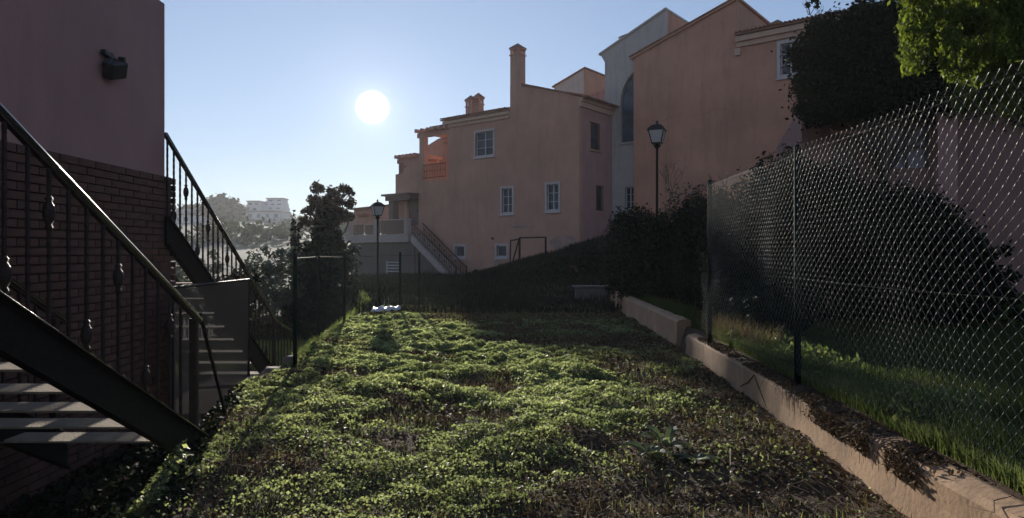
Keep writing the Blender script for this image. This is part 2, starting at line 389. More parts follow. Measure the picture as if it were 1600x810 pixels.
def fixn(o):
    import bmesh
    bm = bmesh.new(); bm.from_mesh(o.data); bmesh.ops.recalc_face_normals(bm, faces=bm.faces); bm.to_mesh(o.data); bm.free(); return o
def pbox(mb, pl, u0, u1, z0, z1, d0, d1):
    c = [pl.w(u0, z0, d0), pl.w(u1, z0, d0), pl.w(u1, z0, d1), pl.w(u0, z0, d1), pl.w(u0, z1, d0), pl.w(u1, z1, d0), pl.w(u1, z1, d1), pl.w(u0, z1, d1)]
    return mb.hexa(c)
def rect(pl, x0, y0, x1, y1, ins=0):
    ua, za = pl.hit(x0, (y0 + y1) / 2); ub, zb = pl.hit(x1, (y0 + y1) / 2); xm = (x0 + x1) / 2
    z1 = pl.hit(xm, y0)[1]; z0 = pl.hit(xm, y1)[1]
    return (ua + ins, ub - ins, z0 + ins, z1 - ins)
def loop(r): return [(r[0], r[2]), (r[1], r[2]), (r[1], r[3]), (r[0], r[3])]
def window(pl, px, parent, sur=.14, nx=2, nz=3, frame='frame', pane='glass', label=None, depth=.16, curtain=True, sill=True, trim='trim'):
    """px = outer edge of the painted surround; returns the opening"""
    r = rect(pl, *px); h = (r[0] + sur, r[1] - sur, r[2] + sur, r[3] - sur)
    mb = MB()
    pbox(mb, pl, r[0], r[1], h[3], r[3], -.05, .10); pbox(mb, pl, r[0], r[1], r[2], h[2], -.05, .10)
    pbox(mb, pl, r[0], h[0], h[2], h[3], -.05, .10); pbox(mb, pl, h[1], r[1], h[2], h[3], -.05, .10)
    w = mb.build('window', M_[trim], parent)
    if label: w['label'] = label
    f = MB(); fw = .055
    pbox(f, pl, h[0], h[0] + fw, h[2], h[3], depth - .03, depth + .03); pbox(f, pl, h[1] - fw, h[1], h[2], h[3], depth - .03, depth + .03)
    pbox(f, pl, h[0] + fw, h[1] - fw, h[2], h[2] + fw, depth - .03, depth + .03); pbox(f, pl, h[0] + fw, h[1] - fw, h[3] - fw, h[3], depth - .03, depth + .03)
    for i in range(1, nx):
        u = h[0] + (h[1] - h[0]) * i / nx; ww = .04 if i == nx / 2 else .016
        pbox(f, pl, u - ww, u + ww, h[2] + fw, h[3] - fw, depth - .035, depth + .02)
    for j in range(1, nz):
        z = h[2] + (h[3] - h[2]) * j / nz
        pbox(f, pl, h[0] + fw, h[1] - fw, z - .015, z + .015, depth - .028, depth + .012)
    f.build('window_frame', M_[frame], w)
    g_ = MB(); pbox(g_, pl, h[0], h[1], h[2], h[3], depth + .004, depth + .018); g_.build('pane', M_[pane], w)
    if curtain:
        pass
    if sill:
        s_ = MB(); pbox(s_, pl, r[0] - .05, r[1] + .05, r[2] - .07, r[2] - .002, -.12, .02); s_.build('sill', M_[trim], w)
    return loop((h[0], h[1], h[2], h[3]))
def tiles(name, a, b, run, parent, r=.085, pitch=.23, course=.4):
    """barrel tiles between eave ends a and b, running up along vector run"""
    a = Vector(a); b = Vector(b); run = Vector(run); n = max(2, int((b - a).length / pitch)); rows = max(1, int(run.length / course))
    d = (b - a) / n; up = d.normalized().cross(run.normalized()).normalized()
    if up.z < 0: up = -up
    mb = MB(); e = d.normalized()
    for i in range(n):
        for j in range(rows):
            c0 = a + d * (i + .5) + run * (j / rows) - run.normalized() * .04 + up * (.035 + R.uniform(0, .012)); c1 = c0 + run / rows + run.normalized() * .05 - up * .03
            k = 5; vs = []
            for c, rr in ((c0, r), (c1, r * .85)):
                for q in range(k + 1):
                    an = math.pi * q / k; vs.append(c + e * math.cos(an) * rr + up * math.sin(an) * rr)
            mb.add(vs, [(q, q + 1, q + k + 2, q + k + 1) for q in range(k)] + [tuple(range(k + 1))])
    return mb.build(name, M_['tile'], parent, False, 'stuff')

# ================================================================== HOUSE WITH TALL CHIMNEY (middle)
def ptz(pl, l): return [pl.hit(*p) for p in l]
A = Pl(4.28, 42.8); BOT = -4.0
hA = thing('townhouse', 'salmon pink townhouse with a tall single chimney, stepped pergola terraces and four white windows', 'house', A.w(-6, 0, 3))
wA = MB(); W = []
for px, lab in (((741, 203, 773, 246), None), ((782, 291.5, 803, 335.6), None), ((852, 285, 875.5, 331.5), None), ((774, 381, 794, 404), None), ((709.5, 382, 728, 404), None)):
    small = px[3] - px[1] < 25
    W.append(window(A, px, hA, sur=.13, nx=1 if small else 2, nz=1 if small else 3))
doorA = loop(rect(A, 636, 311, 654, 352))
out = ptz(A, [(905, 151), (817, 136), (817, 130), (797, 133), (797, 173), (700, 190), (700, 280), (655, 283), (655, 247), (623, 251.5), (623, 272), (618, 273)])
u0 = out[-1][0]
tri = ptz(A, [(629, 259.5), (636.5, 258.5), (629.5, 268)])
prism(wA, A, [(0, BOT)] + out + [(u0, BOT)], 0, .3, [w for w in W] + [doorA, tri])
fixn(wA.build('wall', M_['pink'], hA))
mb = MB()
q = ptz(A, [(905, 151), (817, 136), (817, 175), (700, 190)])
u700, u655, u817, u797 = A.hit(700, 190)[0], A.hit(655, 283)[0], A.hit(817, 136)[0], A.hit(797, 173)[0]
prism(mb, A, [(-.3, BOT), (-.3, q[0][1] - .05), (u817, q[1][1] - .05), (u817, q[3][1] - .1), (u700 + .01, q[3][1] - .1), (u700 + .01, BOT)], .3, 9)
prism(mb, A, [(u700 + .01, BOT), (u700 + .01, 7.0), (u0 + .02, 7.0), (u0 + .02, BOT)], .3, 5)
fixn(mb.build('inner_wall', M_['pink'], hA))
# return wall on the right
A2 = Pl(4.28, 42.8, tuple(A.B))
Wr = [window(A2, (921, 191, 938, 236), hA, sur=.07, nx=1, nz=2, frame='dframe', trim='pink')]
Wr.append(window(A2, (930, 289, 943, 331), hA, sur=.05, nx=1, nz=1, frame='dframe', pane='room', trim='pink', sill=False))
zt = A.hit(905, 151)[1]
mb = MB(); prism(mb, A2, [(.3, BOT), (9, BOT), (9, zt), (.3, zt)], 0, .3, Wr); fixn(mb.build('side_wall', M_['rose'], hA))
# roofs
rf = MB(); e0 = A.hit(817, 136)
prism(rf, A, [(e0[0] - .05, e0[1] + .02), (.55, zt - .12), (.55, zt + .02), (e0[0] - .05, e0[1] + .15)], -.10, 9)
ro = fixn(rf.build('roof', M_['tile'], hA))
ev = MB(); pbox(ev, A2, .0, 9, zt - .62, zt - .30, -.12, -.004); pbox(ev, A2, .0, 9, zt - .298, zt - .04, -.26, -.004); ev.build('cornice', M_['cream'], hA)
a_ = Vector(A2.w(-.05, zt - .12, -.58)); b_ = Vector(A2.w(9, zt - .12, -.58))
tiles('roof_tile', a_, b_, Vector((A2.B.x, A2.B.y, .22)) * 1.2, ro)
r2 = MB(); zl = q[3][1]
prism(r2, A2, [(-.42, zl - .02), (8.5, zl + 1.6), (8.5, zl + 1.75), (-.42, zl + .1)], -u797, -u700 + .4)
ro2 = fixn(r2.build('roof', M_['tile'], hA))
tiles('roof_tile', A.w(u700 - .4, zl + .08, -.46), A.w(u797, zl + .08, -.46), Vector((A.B.x, A.B.y, .185)) * 3, ro2)
cn = MB(); pbox(cn, A, u700 - .1, u797, zl - .5, zl - .26, -.12, -.003); pbox(cn, A, u700 - .3, u797, zl - .258, zl - .03, -.30, -.003)
cn.build('cornice', M_['cream'], hA)
rt = MB(); prism(rt, A, [(e0[0], e0[1] + .151), (0.0, zt + .05), (0, zt + .13), (e0[0], e0[1] + .23)], -.16, .12); fixn(rt.build('verge', M_['tile'], hA))
def chimney(pl, x0, x1, ytop, ybot, d0, d1, parent, m='pink', vents=3, cap=.9):
    ua, _ = pl.hit(x0, ytop); ub, zt_ = pl.hit(x1, ytop); zb = pl.hit((x0 + x1) / 2, ybot)[1]
    w = ub - ua; h = cap
    b = MB(); pbox(b, pl, ua, ub, zb, zt_ - h, d0, d1); c = b.build('chimney', M_[m], parent)
    k = MB(); pbox(k, pl, ua - .06, ub + .06, zt_ - h, zt_ - h + .07, d0 - .06, d1 + .06)
    pw = w / (vents * 2 + 1)
    for i in range(vents + 1):
        u = ua + i * (w - pw) / vents
        for dd in (d0, d1 - .12): pbox(k, pl, u, u + pw, zt_ - h + .07, zt_ - h * .55, dd, dd + .12)
    pbox(k, pl, ua + .1, ub - .1, zt_ - h + .07, zt_ - h * .55, d0 + .3, d1 - .3)
    pbox(k, pl, ua - .05, ub + .05, zt_ - h * .55, zt_ - h * .42, d0 - .05, d1 + .05)
    k.build('chimney_cap', M_[m], c)
    t_ = MB(); um = (ua + ub) / 2; dm = (d0 + d1) / 2; z0 = zt_ - h * .42
    t_.add([pl.w(ua - .1, z0, d0 - .1), pl.w(ub + .1, z0, d0 - .1), pl.w(ub + .1, z0, d1 + .1), pl.w(ua - .1, z0, d1 + .1), pl.w(um, zt_, dm)], [(0, 1, 4), (1, 2, 4), (2, 3, 4), (3, 0, 4), (3, 2, 1, 0)])
    t_.build('chimney_hat', M_['tile'], c)
    return c
chimney(A, 797.2, 810.5, 64, 133, 0, .75, hA)
chimney(Pl(*A.w(0, 0, 1.6)[:2]), 727.5, 737, 147, 186, 0, .5, hA, vents=2, cap=.95)
chimney(Pl(*A.w(0, 0, 1.9)[:2]), 739.5, 749, 143, 184, 0, .5, hA, vents=2, cap=.95)
dm_ = MB(); r_ = rect(A, 636, 311, 654, 352); pbox(dm_, A, r_[0], r_[1], r_[2] - .3, r_[3], .2, .26)
do = dm_.build('door', M_['door'], hA); h_ = MB(); pbox(h_, A, r_[1] - .3, r_[1] - .2, r_[2] + 1, r_[2] + 1.2, .14, .198); h_.build('door_handle', M_['iron'], do)
cp = MB(); u_a = A.hit(618, 306)[0]; u_b = A.hit(655, 306)[0]; zc = A.hit(636, 305)[1]
pbox(cp, A, u_a - .35, u_b, zc - .1, zc + .05, -1.2, -.01); pbox(cp, A, u_a - .2, u_b - .1, zc - .45, zc - .101, -.9, -.012); cp.build('door_canopy', M_['door'], hA)
cs = MB(); ux = A.hit(617, 330)[0]; pbox(cs, A, ux - .05, ux + .45, 2.9, zc - .45, -.6, -.01); cs.build('porch_post', M_['door'], hA)
# stepped pergolas on the two upper terraces
def pergola(xa, xb, ypost, ybot, nj, dep, parent, slabfrac=0):
    ua, za = A.hit(xa, ypost); ub = A.hit(xb, ypost)[0]; zb = A.hit(xa + 3, ybot)[1]
    b = MB(); pbox(b, A, ua + .12, ua + .62, zb, za - .002, .0, .45); b.build('pergola_post', M_['pink'], parent)
    b = MB(); pbox(b, A, ua - .15, ub, za, za + .34, .02, .32); b.build('pergola_beam', M_['pink'], parent)
    b = MB(); pbox(b, A, ua - .15, ub, za, za + .30, dep - .3, dep); b.build('pergola_beam', M_['pink'], parent)
    for i in range(nj):
        u = ua + .05 + (ub - ua - .3) * i / (nj - 1)
        j = MB(); pbox(j, A, u, u + .2, za + .342, za + .60, -.45, dep + .4); j.build('pergola_joist', M_['pink'], parent)
    if slabfrac:
        b = MB(); pbox(b, A, ub - (ub - ua) * slabfrac, ub, za + .605, za + .66, -.3, dep + .2); b.build('pergola_roof', M_['tile'], parent)
pergola(653.5, 702, 216, 283, 6, 3.0, hA, .55)
pergola(622, 655, 256, 272, 6, 2.2, hA, 0)
A3 = Pl(*A.w(0, 0, 3.1)[:2]); b = MB(); prism(b, A3, ptz(A3, [(705, 292), (664, 292), (664, 230), (684, 217.5), (705, 210)]), 0, .3); fixn(b.build('terrace_wall', M_['pink'], hA))
# iron balcony railing
b = MB(); ua, z0 = A.hit(663, 281); ub, _ = A.hit(698, 281); z1 = A.hit(680, 257)[1]
b.bar(A.w(ua, z1, -.12), A.w(ub, z1, -.12), .06); b.bar(A.w(ua, z0 + .1, -.12), A.w(ub, z0 + .1, -.12), .05)
for i in range(15):
    u = ua + (ub - ua) * i / 14; b.bar(A.w(u, z0, -.12), A.w(u, z1, -.12), .035); 
    if i % 2: b.bar(A.w(u, (z0 + z1) / 2, -.12), A.w(u, (z0 + z1) / 2 + .12, -.12), .09)
b.bar(A.w(ua, z1, -.12), A.w(ua, z1, .1), .05); b.bar(A.w(ub, z1, -.12), A.w(ub, z1, -.01), .05)
b.build('balcony_railing', M_['rust'], hA, kind='stuff')
M_['patch'] = mat('repair_render', (.40, .25, .20), .95, 0, .3, 1.2, .4, 40, stain=.6)
for (xa, ya, xb, yb) in ((858, 366, 903, 396), (795, 352, 840, 357), (770, 405, 786, 418)):
    ra = rect(A, xa, ya, xb, yb); pb = []
    for k in range(14):
        a = 6.283 * k / 14; pb.append(((ra[0] + ra[1]) / 2 + (ra[1] - ra[0]) / 2 * math.cos(a) * R.uniform(.8, 1.1), (ra[2] + ra[3]) / 2 + (ra[3] - ra[2]) / 2 * math.sin(a) * R.uniform(.75, 1.1)))
    b = MB(); prism(b, A, pb, -.008, .01); fixn(b.build('render_patch', M_['patch'], hA))
b = MB(); u_, z_ = A.hit(770, 373); b.tube([A.w(u_, z_, 0.01), A.w(u_, z_, -.12)], .09, 8); b.build('wall_vent', M_['dframe'], hA)
b = MB(); r_ = rect(A2, 906, 352, 922, 364); pbox(b, A2, .15, 1.1, .8, 1.5, -.28, -.003); b.build('meter_box', M_['rose'], hA)
b = MB(); b.bar(A2.w(1.3, -1, -.08), A2.w(1.3, 1.6, -.08), .08); b.build('drain_pipe', M_['iron'], hA)

# ================================================================== TERRACE AND STAIRCASE (lower left of the house)
T = Pl((637 - 800) / F * 50.5, 50.5)
uL = T.hit(541, 378)[0]; TT = thing('raised_terrace', 'raised terrace with white slab edge, pillars and timber panels left of the pink townhouse', 'terrace', T.w(uL / 2, -3, 0))
zS, zB = 2.9, 2.3
b = MB(); pbox(b, T, uL, 0, zB, zS, 0, 4.2); b.build('slab', M_['ttrim'], TT)
sh = rect(T, 597, 408, 620, 455)
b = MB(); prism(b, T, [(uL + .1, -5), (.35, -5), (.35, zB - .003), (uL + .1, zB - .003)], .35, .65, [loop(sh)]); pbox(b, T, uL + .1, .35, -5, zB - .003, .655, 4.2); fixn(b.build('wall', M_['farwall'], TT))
b = MB(); fr = .07
pbox(b, T, sh[0], sh[0] + fr, sh[2], sh[3], .40, .50); pbox(b, T, sh[1] - fr, sh[1], sh[2], sh[3], .40, .50); lv = b.build('louvre_door', M_['frame'], TT)
for i in range(10):
    z = sh[2] + (sh[3] - sh[2]) * (i + .5) / 10; b = MB()
    b.hexa([T.w(sh[0] + fr, z - .05, .36), T.w(sh[1] - fr, z - .05, .36), T.w(sh[1] - fr, z + .02, .50), T.w(sh[0] + fr, z + .02, .50), T.w(sh[0] + fr, z - .02, .36), T.w(sh[1] - fr, z - .02, .36), T.w(sh[1] - fr, z + .05, .50), T.w(sh[0] + fr, z + .05, .50)])
    b.build('slat', M_['frame'], lv)
for x in (541, 583, 630.5):
    u = T.hit(x, 360)[0]; b = MB(); pbox(b, T, u, u + .38, zS + .002, 4.0, .03, .41); p_ = b.build('pillar', M_['ttrim'], TT)
    b = MB(); pbox(b, T, u - .05, u + .43, 4.002, 4.08, -.02, .46); b.build('pillar_cap', M_['ttrim'], p_)
for x0, x1, k, hh in ((550, 565, 5, 3.78), (568, 582, 5, 3.7), (592.5, 630, 9, 4.0)):
    ua = T.hit(x0, 360)[0]; ub = T.hit(x1, 360)[0]
    for i in range(k):
        a0 = ua + (ub - ua) * i / k; b = MB(); pbox(b, T, a0 + .01, a0 + (ub - ua) / k - .01, zS + .05, hh - R.uniform(0, .03), .16, .20); b.build('panel_board', M_['wood'], TT)
    b = MB(); pbox(b, T, ua, ub, hh + .002, hh + .07, .10, .27); b.build('coping', M_['ttrim'], TT)
Ts = thing('outdoor_staircase', 'white stepped masonry staircase with iron handrails going down from the raised terrace', 'staircase', T.w(2, -.5, .5))
uS = T.hit(712, 437)[0]; nS = 17; du = (uS - .35) / nS; zE = -.45
for i in range(nS):
    ua = .35 + du * i; zt_ = zS - (zS - zE) * (i + .6) / nS; zn = (zS - zE) / nS
    b = MB(); zl_ = zt_ - .50
    b.hexa([T.w(ua, zl_, 0), T.w(ua + du - .004, zl_ - zn, 0), T.w(ua + du - .004, zl_ - zn, 1.2), T.w(ua, zl_, 1.2), T.w(ua, zt_, 0), T.w(ua + du - .004, zt_, 0), T.w(ua + du - .004, zt_, 1.2), T.w(ua, zt_, 1.2)])
    b.build('step', M_['ttrim'], Ts)
b = MB(); pbox(b, T, uS - .95, uS - .02, -2.2, zE - .62, .02, 1.18); b.build('foot_block', M_['ttrim'], Ts)
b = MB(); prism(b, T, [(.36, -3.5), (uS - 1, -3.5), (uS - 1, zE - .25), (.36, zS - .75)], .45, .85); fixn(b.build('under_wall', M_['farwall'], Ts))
for dd in (.06, 1.14):
    b = MB(); b.bar(T.w(.4, zS + .85, dd), T.w(uS, zE + .9, dd), .05, .06); b.build('handrail', M_['rust'], Ts)
    b = MB(); b.bar(T.w(.4, zS + .12, dd), T.w(uS, zE + .17, dd), .04, .04); nb = 26
    for i in range(nb):
        k = (i + .5) / nb; u = .4 + (uS - .4) * k; z = zS + (zE - zS) * k
        b.bar(T.w(u, z + .12, dd), T.w(u, z + .87, dd), .03)
        if i % 3 == 1: b.bar(T.w(u, z + .42, dd), T.w(u, z + .56, dd), .09)
    b.build('balustrade', M_['rust'], Ts, kind='stuff')
    b = MB(); b.bar(T.w(uS, zE - .4, dd), T.w(uS, zE + 1.0, dd), .08); b.build('newel_post', M_['rust'], Ts)
# low annex far behind the terrace
Qx = Pl((600 - 800) / F * 60, 60); b = MB(); prism(b, Qx, ptz(Qx, [(553, 360), (553, 328), (618, 320), (640, 318), (640, 360)]), 0, 2.5, [ptz(Qx, [(559, 334), (579, 333), (576, 338), (571, 340), (560, 340)])])
an = thing('garden_annex', 'low pink annex with an arched opening behind the raised terrace', 'building', Qx.w(0, 0, 1)); fixn(b.build('wall', M_['pink'], an))
b = MB(); p0, p1 = Qx.hit(551, 326.5), Qx.hit(640, 317); prism(b, Qx, [p0, (p0[0], p0[1] - .12), (p1[0], p1[1] - .12), p1], -.4, 2.9); fixn(b.build('roof', M_['tile'], an))
for i in range(5):
    u = Qx.hit(558 + i * 6, 330)[0]; z = Qx.hit(558 + i * 6, 331)[1]; b = MB(); pbox(b, Qx, u, u + .15, z - .3, z - .1, -.8, -.01); b.build('beam_end', M_['pink'], an)

# ================================================================== WHITE HOUSE WITH ARCHED WINDOW
Cp = Pl(6.9, 46.0); hC = thing('white_townhouse', 'off white rendered townhouse with a tall blue arched window between the two pink houses', 'house', Cp.w(1, 0, 3))
o2 = ptz(Cp, [(945, 98), (938.5, 86), (1040, 15), (1040, 440), (945, 440)])
ar = rect(Cp, 970, 112, 1000, 222); rad = (ar[1] - ar[0]) * .98
arch = [(ar[0], ar[2]), (ar[1] + .5, ar[2]), (ar[1] + .5, ar[3])]
for k in range(9):
    a = math.pi / 2 + math.pi / 2 * k / 8; arch.append((ar[1] + rad * math.cos(a) * 1.02, ar[3] - rad * 1.5 + rad * 1.5 * math.sin(a)))
w1 = window(Cp, (975, 290, 993.5, 329), hC, sur=.10, nx=2, nz=3, trim='white')
b = MB(); prism(b, Cp, o2, 0, .3, [arch, w1]); fixn(b.build('wall', M_['white'], hC))
k_ = [(u, z) for u, z in o2]; k_[3] = (k_[3][0] - .01, k_[3][1]); b = MB(); prism(b, Cp, [(k_[0][0], k_[0][1] - .05), (k_[1][0] + .3, k_[1][1] - .12), (k_[2][0], k_[2][1] - .05), k_[3], k_[4]], .3, 8); fixn(b.build('inner_wall', M_['orange'], hC))
b = MB(); q0, q1 = Cp.hit(936.5, 84), Cp.hit(1041, 12); prism(b, Cp, [q0, (q0[0], q0[1] - .14), (q1[0], q1[1] - .14), q1], -.10, 8); fixn(b.build('roof', M_['white'], hC))
b = MB(); prism(b, Cp, [(u, z) for u, z in arch], .22, .26); fixn(b.build('arched_window', M_['bluegl'], hC))
aw = [o for o in hC.children if o.name.startswith('arched_window')][0]
b = MB(); zm = ar[2] + (ar[3] - ar[2]) * .42; pbox(b, Cp, ar[0], ar[1] + .3, zm - .03, zm + .03, .17, .219); um_ = (ar[0] + ar[1]) / 2 + .25; pbox(b, Cp, um_ - .03, um_ + .03, ar[2], ar[3], .175, .218); b.build('glazing_bar', M_['farwin'], aw)
b = MB(); pbox(b, Cp, ar[0] - .15, ar[1] + .3, ar[2] - .14, ar[2] - .002, -.1, .1); b.build('sill', M_['white'], aw)
b = MB(); n_ = 8
for k in range(8):
    a0 = math.pi / 2 + math.pi / 2 * k / 8; a1 = a0 + math.pi / 16; f_ = lambda a, r: (ar[1] + r * math.cos(a) * 1.02, ar[3] - rad * 1.5 + (rad * 1.5 + (r - rad)) * math.sin(a))
    prism(b, Cp, [f_(a0, rad), f_(a1, rad), f_(a1, rad + .12), f_(a0, rad + .12)], -.05, .05)
pbox(b, Cp, ar[0] - .135, ar[0] - .015, ar[2], ar[3] - rad * 1.5, -.05, .05); b.build('surround', M_['white'], aw)
chimney(Pl(*Cp.w(0, 0, 1)[:2]), 968, 982, 49, 72, 0, .7, hC, m='white', vents=2, cap=.7)

# ================================================================== BIG ORANGE HOUSE (right)
B = Pl(8.0, 44.2); hB = thing('big_townhouse', 'large plain orange townhouse wall with sloping parapet and one white window, behind the right lamp', 'house', B.w(6, 0, 3))
uE = B.hit(1362, 30)[0]; zev = B.hit(1250, 39)[1]; ua_ = B.hit(1152, 20)[0]
wB = window(B, (1214, 61, 1257, 121), hB, sur=.20, nx=2, nz=3, trim='trim')
b = MB(); tp = ptz(B, [(990, 90), (1149, 0)]); prism(b, B, [(0, BOT), (uE, BOT), (uE, zev), (ua_, zev), (ua_, tp[1][1]), (tp[0][0], tp[0][1])], 0, .3, [wB]); fixn(b.build('wall', M_['orange'], hB))
b = MB(); prism(b, B, [(0.01, BOT), (ua_ - .01, BOT), (ua_ - .01, tp[1][1] - .05), (.01, tp[0][1] - .05)], .3, 9); pbox(b, B, ua_ - .009, uE - .01, BOT, zev - .05, .3, 8); fixn(b.build('inner_wall', M_['orange'], hB))
B2 = Pl(*B.w(ua_, 0, 0)[:2], tuple(B.B))
b = MB(); q0, q1 = B.hit(985.5, 91), (ua_ + .12, tp[1][1] + .12); prism(b, B, [(q0[0], q0[1] - .12), (q1[0], q1[1] - .12), q1, q0], -.14, 9); rB = fixn(b.build('parapet_cap', M_['orange'], hB))
b = MB(); q0 = (q0[0] - .05, q0[1]); prism(b, B, [(q0[0], q0[1] + .004), (q1[0], q1[1] + .004), (q1[0], q1[1] + .09), (q0[0], q0[1] + .09)], -.2, .3); fixn(b.build('verge', M_['tile'], hB))
E2 = Pl(*B.w(uE, 0, 0)[:2], tuple(B.B))
b = MB(); prism(b, E2, [(-.45, zev + .0), (8, zev + 1.5), (8, zev + 1.62), (-.45, zev + .12)], 0.1 - .35, uE - ua_); rr = fixn(b.build('roof', M_['tile'], hB))
tiles('roof_tile', B.w(ua_, zev + .1, -.5), B.w(uE + .3, zev + .1, -.5), Vector((B.B.x, B.B.y, .18)) * 2.5, rr)
b = MB(); pbox(b, B, ua_ + .0, uE + .2, zev - .62, zev - .34, -.14, -.003); pbox(b, B, ua_, uE + .3, zev - .338, zev - .03, -.32, -.003); b.build('cornice', M_['cream'], hB)
chimney(Pl(*B.w(0, 0, 1.2)[:2]), 1203, 1220, 26, 46, 0, .8, hB, m='orange', vents=2, cap=.8)
b = MB(); u_, z_ = B.hit(1153, 82); pbox(b, B, u_ - .12, u_ + .2, z_ - .22, z_ + .18, -.22, -.003); b.build('wall_box', M_['cream'], hB)
b = MB(); r0, r1 = B.hit(994, 190), B.hit(1150, 167); n_ = 14
for i in range(n_):
    k0, k1 = i / n_, (i + 1) / n_; wob = lambda k: .12 * math.sin(k * 17) + .08 * math.sin(k * 41)
    b.bar(B.w(r0[0] + (r1[0] - r0[0]) * k0, r0[1] + wob(k0), -.008), B.w(r0[0] + (r1[0] - r0[0]) * k1, r0[1] + wob(k1), -.008), .03, .05)
b.build('render_joint', M_['orange'], hB, kind='stuff')

# ================================================================== FAR WHITE GABLE BEYOND THE MIDDLE HOUSE
Ep = Pl((912 - 800) / F * 58, 58); hE = thing('distant_gable_house', 'pale gable with sloping orange roof peeping over the tall chimney house', 'house', Ep.w(-1, 0, 3))
b = MB(); eo = ptz(Ep, [(912, 240), (912, 108), (866, 136), (866, 240)]); prism(b, Ep, eo, 0, 7); fixn(b.build('wall', M_['white'], hE))
Es = Pl(*Ep.w(.003, 0, 0)[:2], tuple(Ep.B)); b = MB(); prism(b, Es, [(0, 4), (7, 4), (7, eo[1][1]), (0, eo[1][1])], -.12, -.002); fixn(b.build('side_wall', M_['orange'], hE))
b = MB(); prism(b, Ep, [(eo[2][0] - .15, eo[2][1] - .06), (.2, eo[1][1] + .02), (.2, eo[1][1] + .14), (eo[2][0] - .15, eo[2][1] + .06)], -.15, 7); fixn(b.build('verge', M_['tile'], hE))
chimney(Pl(*Ep.w(0, 0, .5)[:2]), 868, 879, 126, 140, 0, .7, hE, m='white', vents=2, cap=.5)
Gp = Pl((925 - 800) / F * 54, 54); b = MB(); gq = [Gp.w(*Gp.hit(896, 156), 0), Gp.w(*Gp.hit(950, 136), 0), Gp.w(*Gp.hit(950, 120), 3.0), Gp.w(*Gp.hit(927, 131), 3.0)]
b.add(gq + [(x, y, z - .15) for x, y, z in gq], [(0, 1, 2, 3), (7, 6, 5, 4), (0, 4, 5, 1), (1, 5, 6, 2), (2, 6, 7, 3), (3, 7, 4, 0)]); b.build('lower_roof', M_['orange'], hE)
b = MB(); prism(b, Gp, ptz(Gp, [(905, 157), (950, 138), (950, 230), (905, 230)]), .05, 3); fixn(b.build('lower_wall', M_['rose'], hE))

# ================================================================== HOUSE BEHIND THE FENCE (right)
D_ = Pl(6.9, 16.0, (1, -.30)); hD = thing('fenced_house', 'shaded pink house wall with a pale barred window behind the wire fence', 'house', D_.w(4, .4, 2))
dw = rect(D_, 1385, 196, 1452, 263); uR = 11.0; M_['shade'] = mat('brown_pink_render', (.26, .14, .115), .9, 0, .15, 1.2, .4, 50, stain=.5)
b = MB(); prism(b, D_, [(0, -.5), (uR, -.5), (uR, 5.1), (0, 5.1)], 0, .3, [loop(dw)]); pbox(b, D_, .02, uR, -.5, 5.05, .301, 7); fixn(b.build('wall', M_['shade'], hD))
b = MB(); fr = .06
for (a0, a1, c0, c1) in ((dw[0], dw[0] + fr, dw[2], dw[3]), (dw[1] - fr, dw[1], dw[2], dw[3]), (dw[0], dw[1], dw[2] - .06, dw[2]), (dw[0] + fr, dw[1] - fr, (dw[2] + dw[3]) / 2 - .03, (dw[2] + dw[3]) / 2 + .03), ((dw[0] + dw[1]) / 2 - .02, (dw[0] + dw[1]) / 2 + .02, dw[2], dw[3])):
    pbox(b, D_, a0, a1, c0, c1, .06, .14)
wo_ = b.build('window', M_['dframe'], hD); b = MB(); pbox(b, D_, dw[0], dw[1], dw[2], dw[3], .15, .17); b.build('pane', M_['curtain'], wo_)
b = MB(); cu = rect(D_, 1296, 204, 1345, 214); b.hexa([D_.w(cu[0], cu[2] - .05, -.7), D_.w(cu[1], cu[2] - .05, -.7), D_.w(cu[1], cu[2] + .1, -.003), D_.w(cu[0], cu[2] + .1, -.003), D_.w(cu[0], cu[2] + .02, -.7), D_.w(cu[1], cu[2] + .02, -.7), D_.w(cu[1], cu[3] + .1, -.003), D_.w(cu[0], cu[3] + .1, -.003)]); cy = b.build('door_canopy', M_['tile'], hD)
b = MB(); pbox(b, D_, cu[0] + .08, cu[1] - .08, .35, cu[2] - .1, -.03, -.002); b.build('door', M_['door'], hD)
b = MB(); c3 = rect(D_, 1458, 190, 1488, 300); pbox(b, D_, c3[0], c3[1], .3, 4.6, -.35, -.003); b.build('pilaster', M_['rose'], hD)

# ================================================================== LEFT BUILDING WITH BRICK BASE
XB = -3.8; YC = 7.35; HT = 4.22
lb = thing('left_building', 'dim mauve stucco building with brick base close by on the left edge', 'building', (XB - 3, 3, 0))
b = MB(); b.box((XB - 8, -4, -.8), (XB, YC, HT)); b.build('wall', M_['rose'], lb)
b = MB(); b.box((XB - 8, -4, -.8), (XB + .045, YC + .045, 2.325)); b.build('brick_backing', M_['mortar'], lb)
bl, bh, bd, mj = .225, .058, .05, .012
bm_ = MB(); bm_.box((0, 0, 0), (bd, bl, bh)); bme = bm_.mesh('brick'); bme.materials.append(M_['brick'])
cand = []
zr = -.55; row = 0
while zr + bh < 2.36:
    y = 1.0 - (row % 2) * (bl + mj) / 2
    while y < YC + .05:
        cand.append((y, zr)); y += bl + mj
    zr += bh + mj; row += 1
cand = [c for c in cand if c[0] + bl < YC + .06]
vis = [c for c in cand if c[0] > 4.6 and c[1] > -.1]; vis.sort(key=lambda c: (c[0] - 5.5) ** 2 * 0 + c[0]); solo = set(vis[:298])
rest = MB()
for (y, z) in cand:
    x = XB + .047 + R.uniform(0, .008)
    if (y, z) in solo:
        o = bpy.data.objects.new('brick', bme); COL.objects.link(o); o.parent = lb; o.location = Vector((x, y, z)) - lb.location
        o.rotation_euler = (0, 0, R.uniform(-.012, .012))
    else: rest.box((x, y, z), (x + bd, y + bl, z + bh))
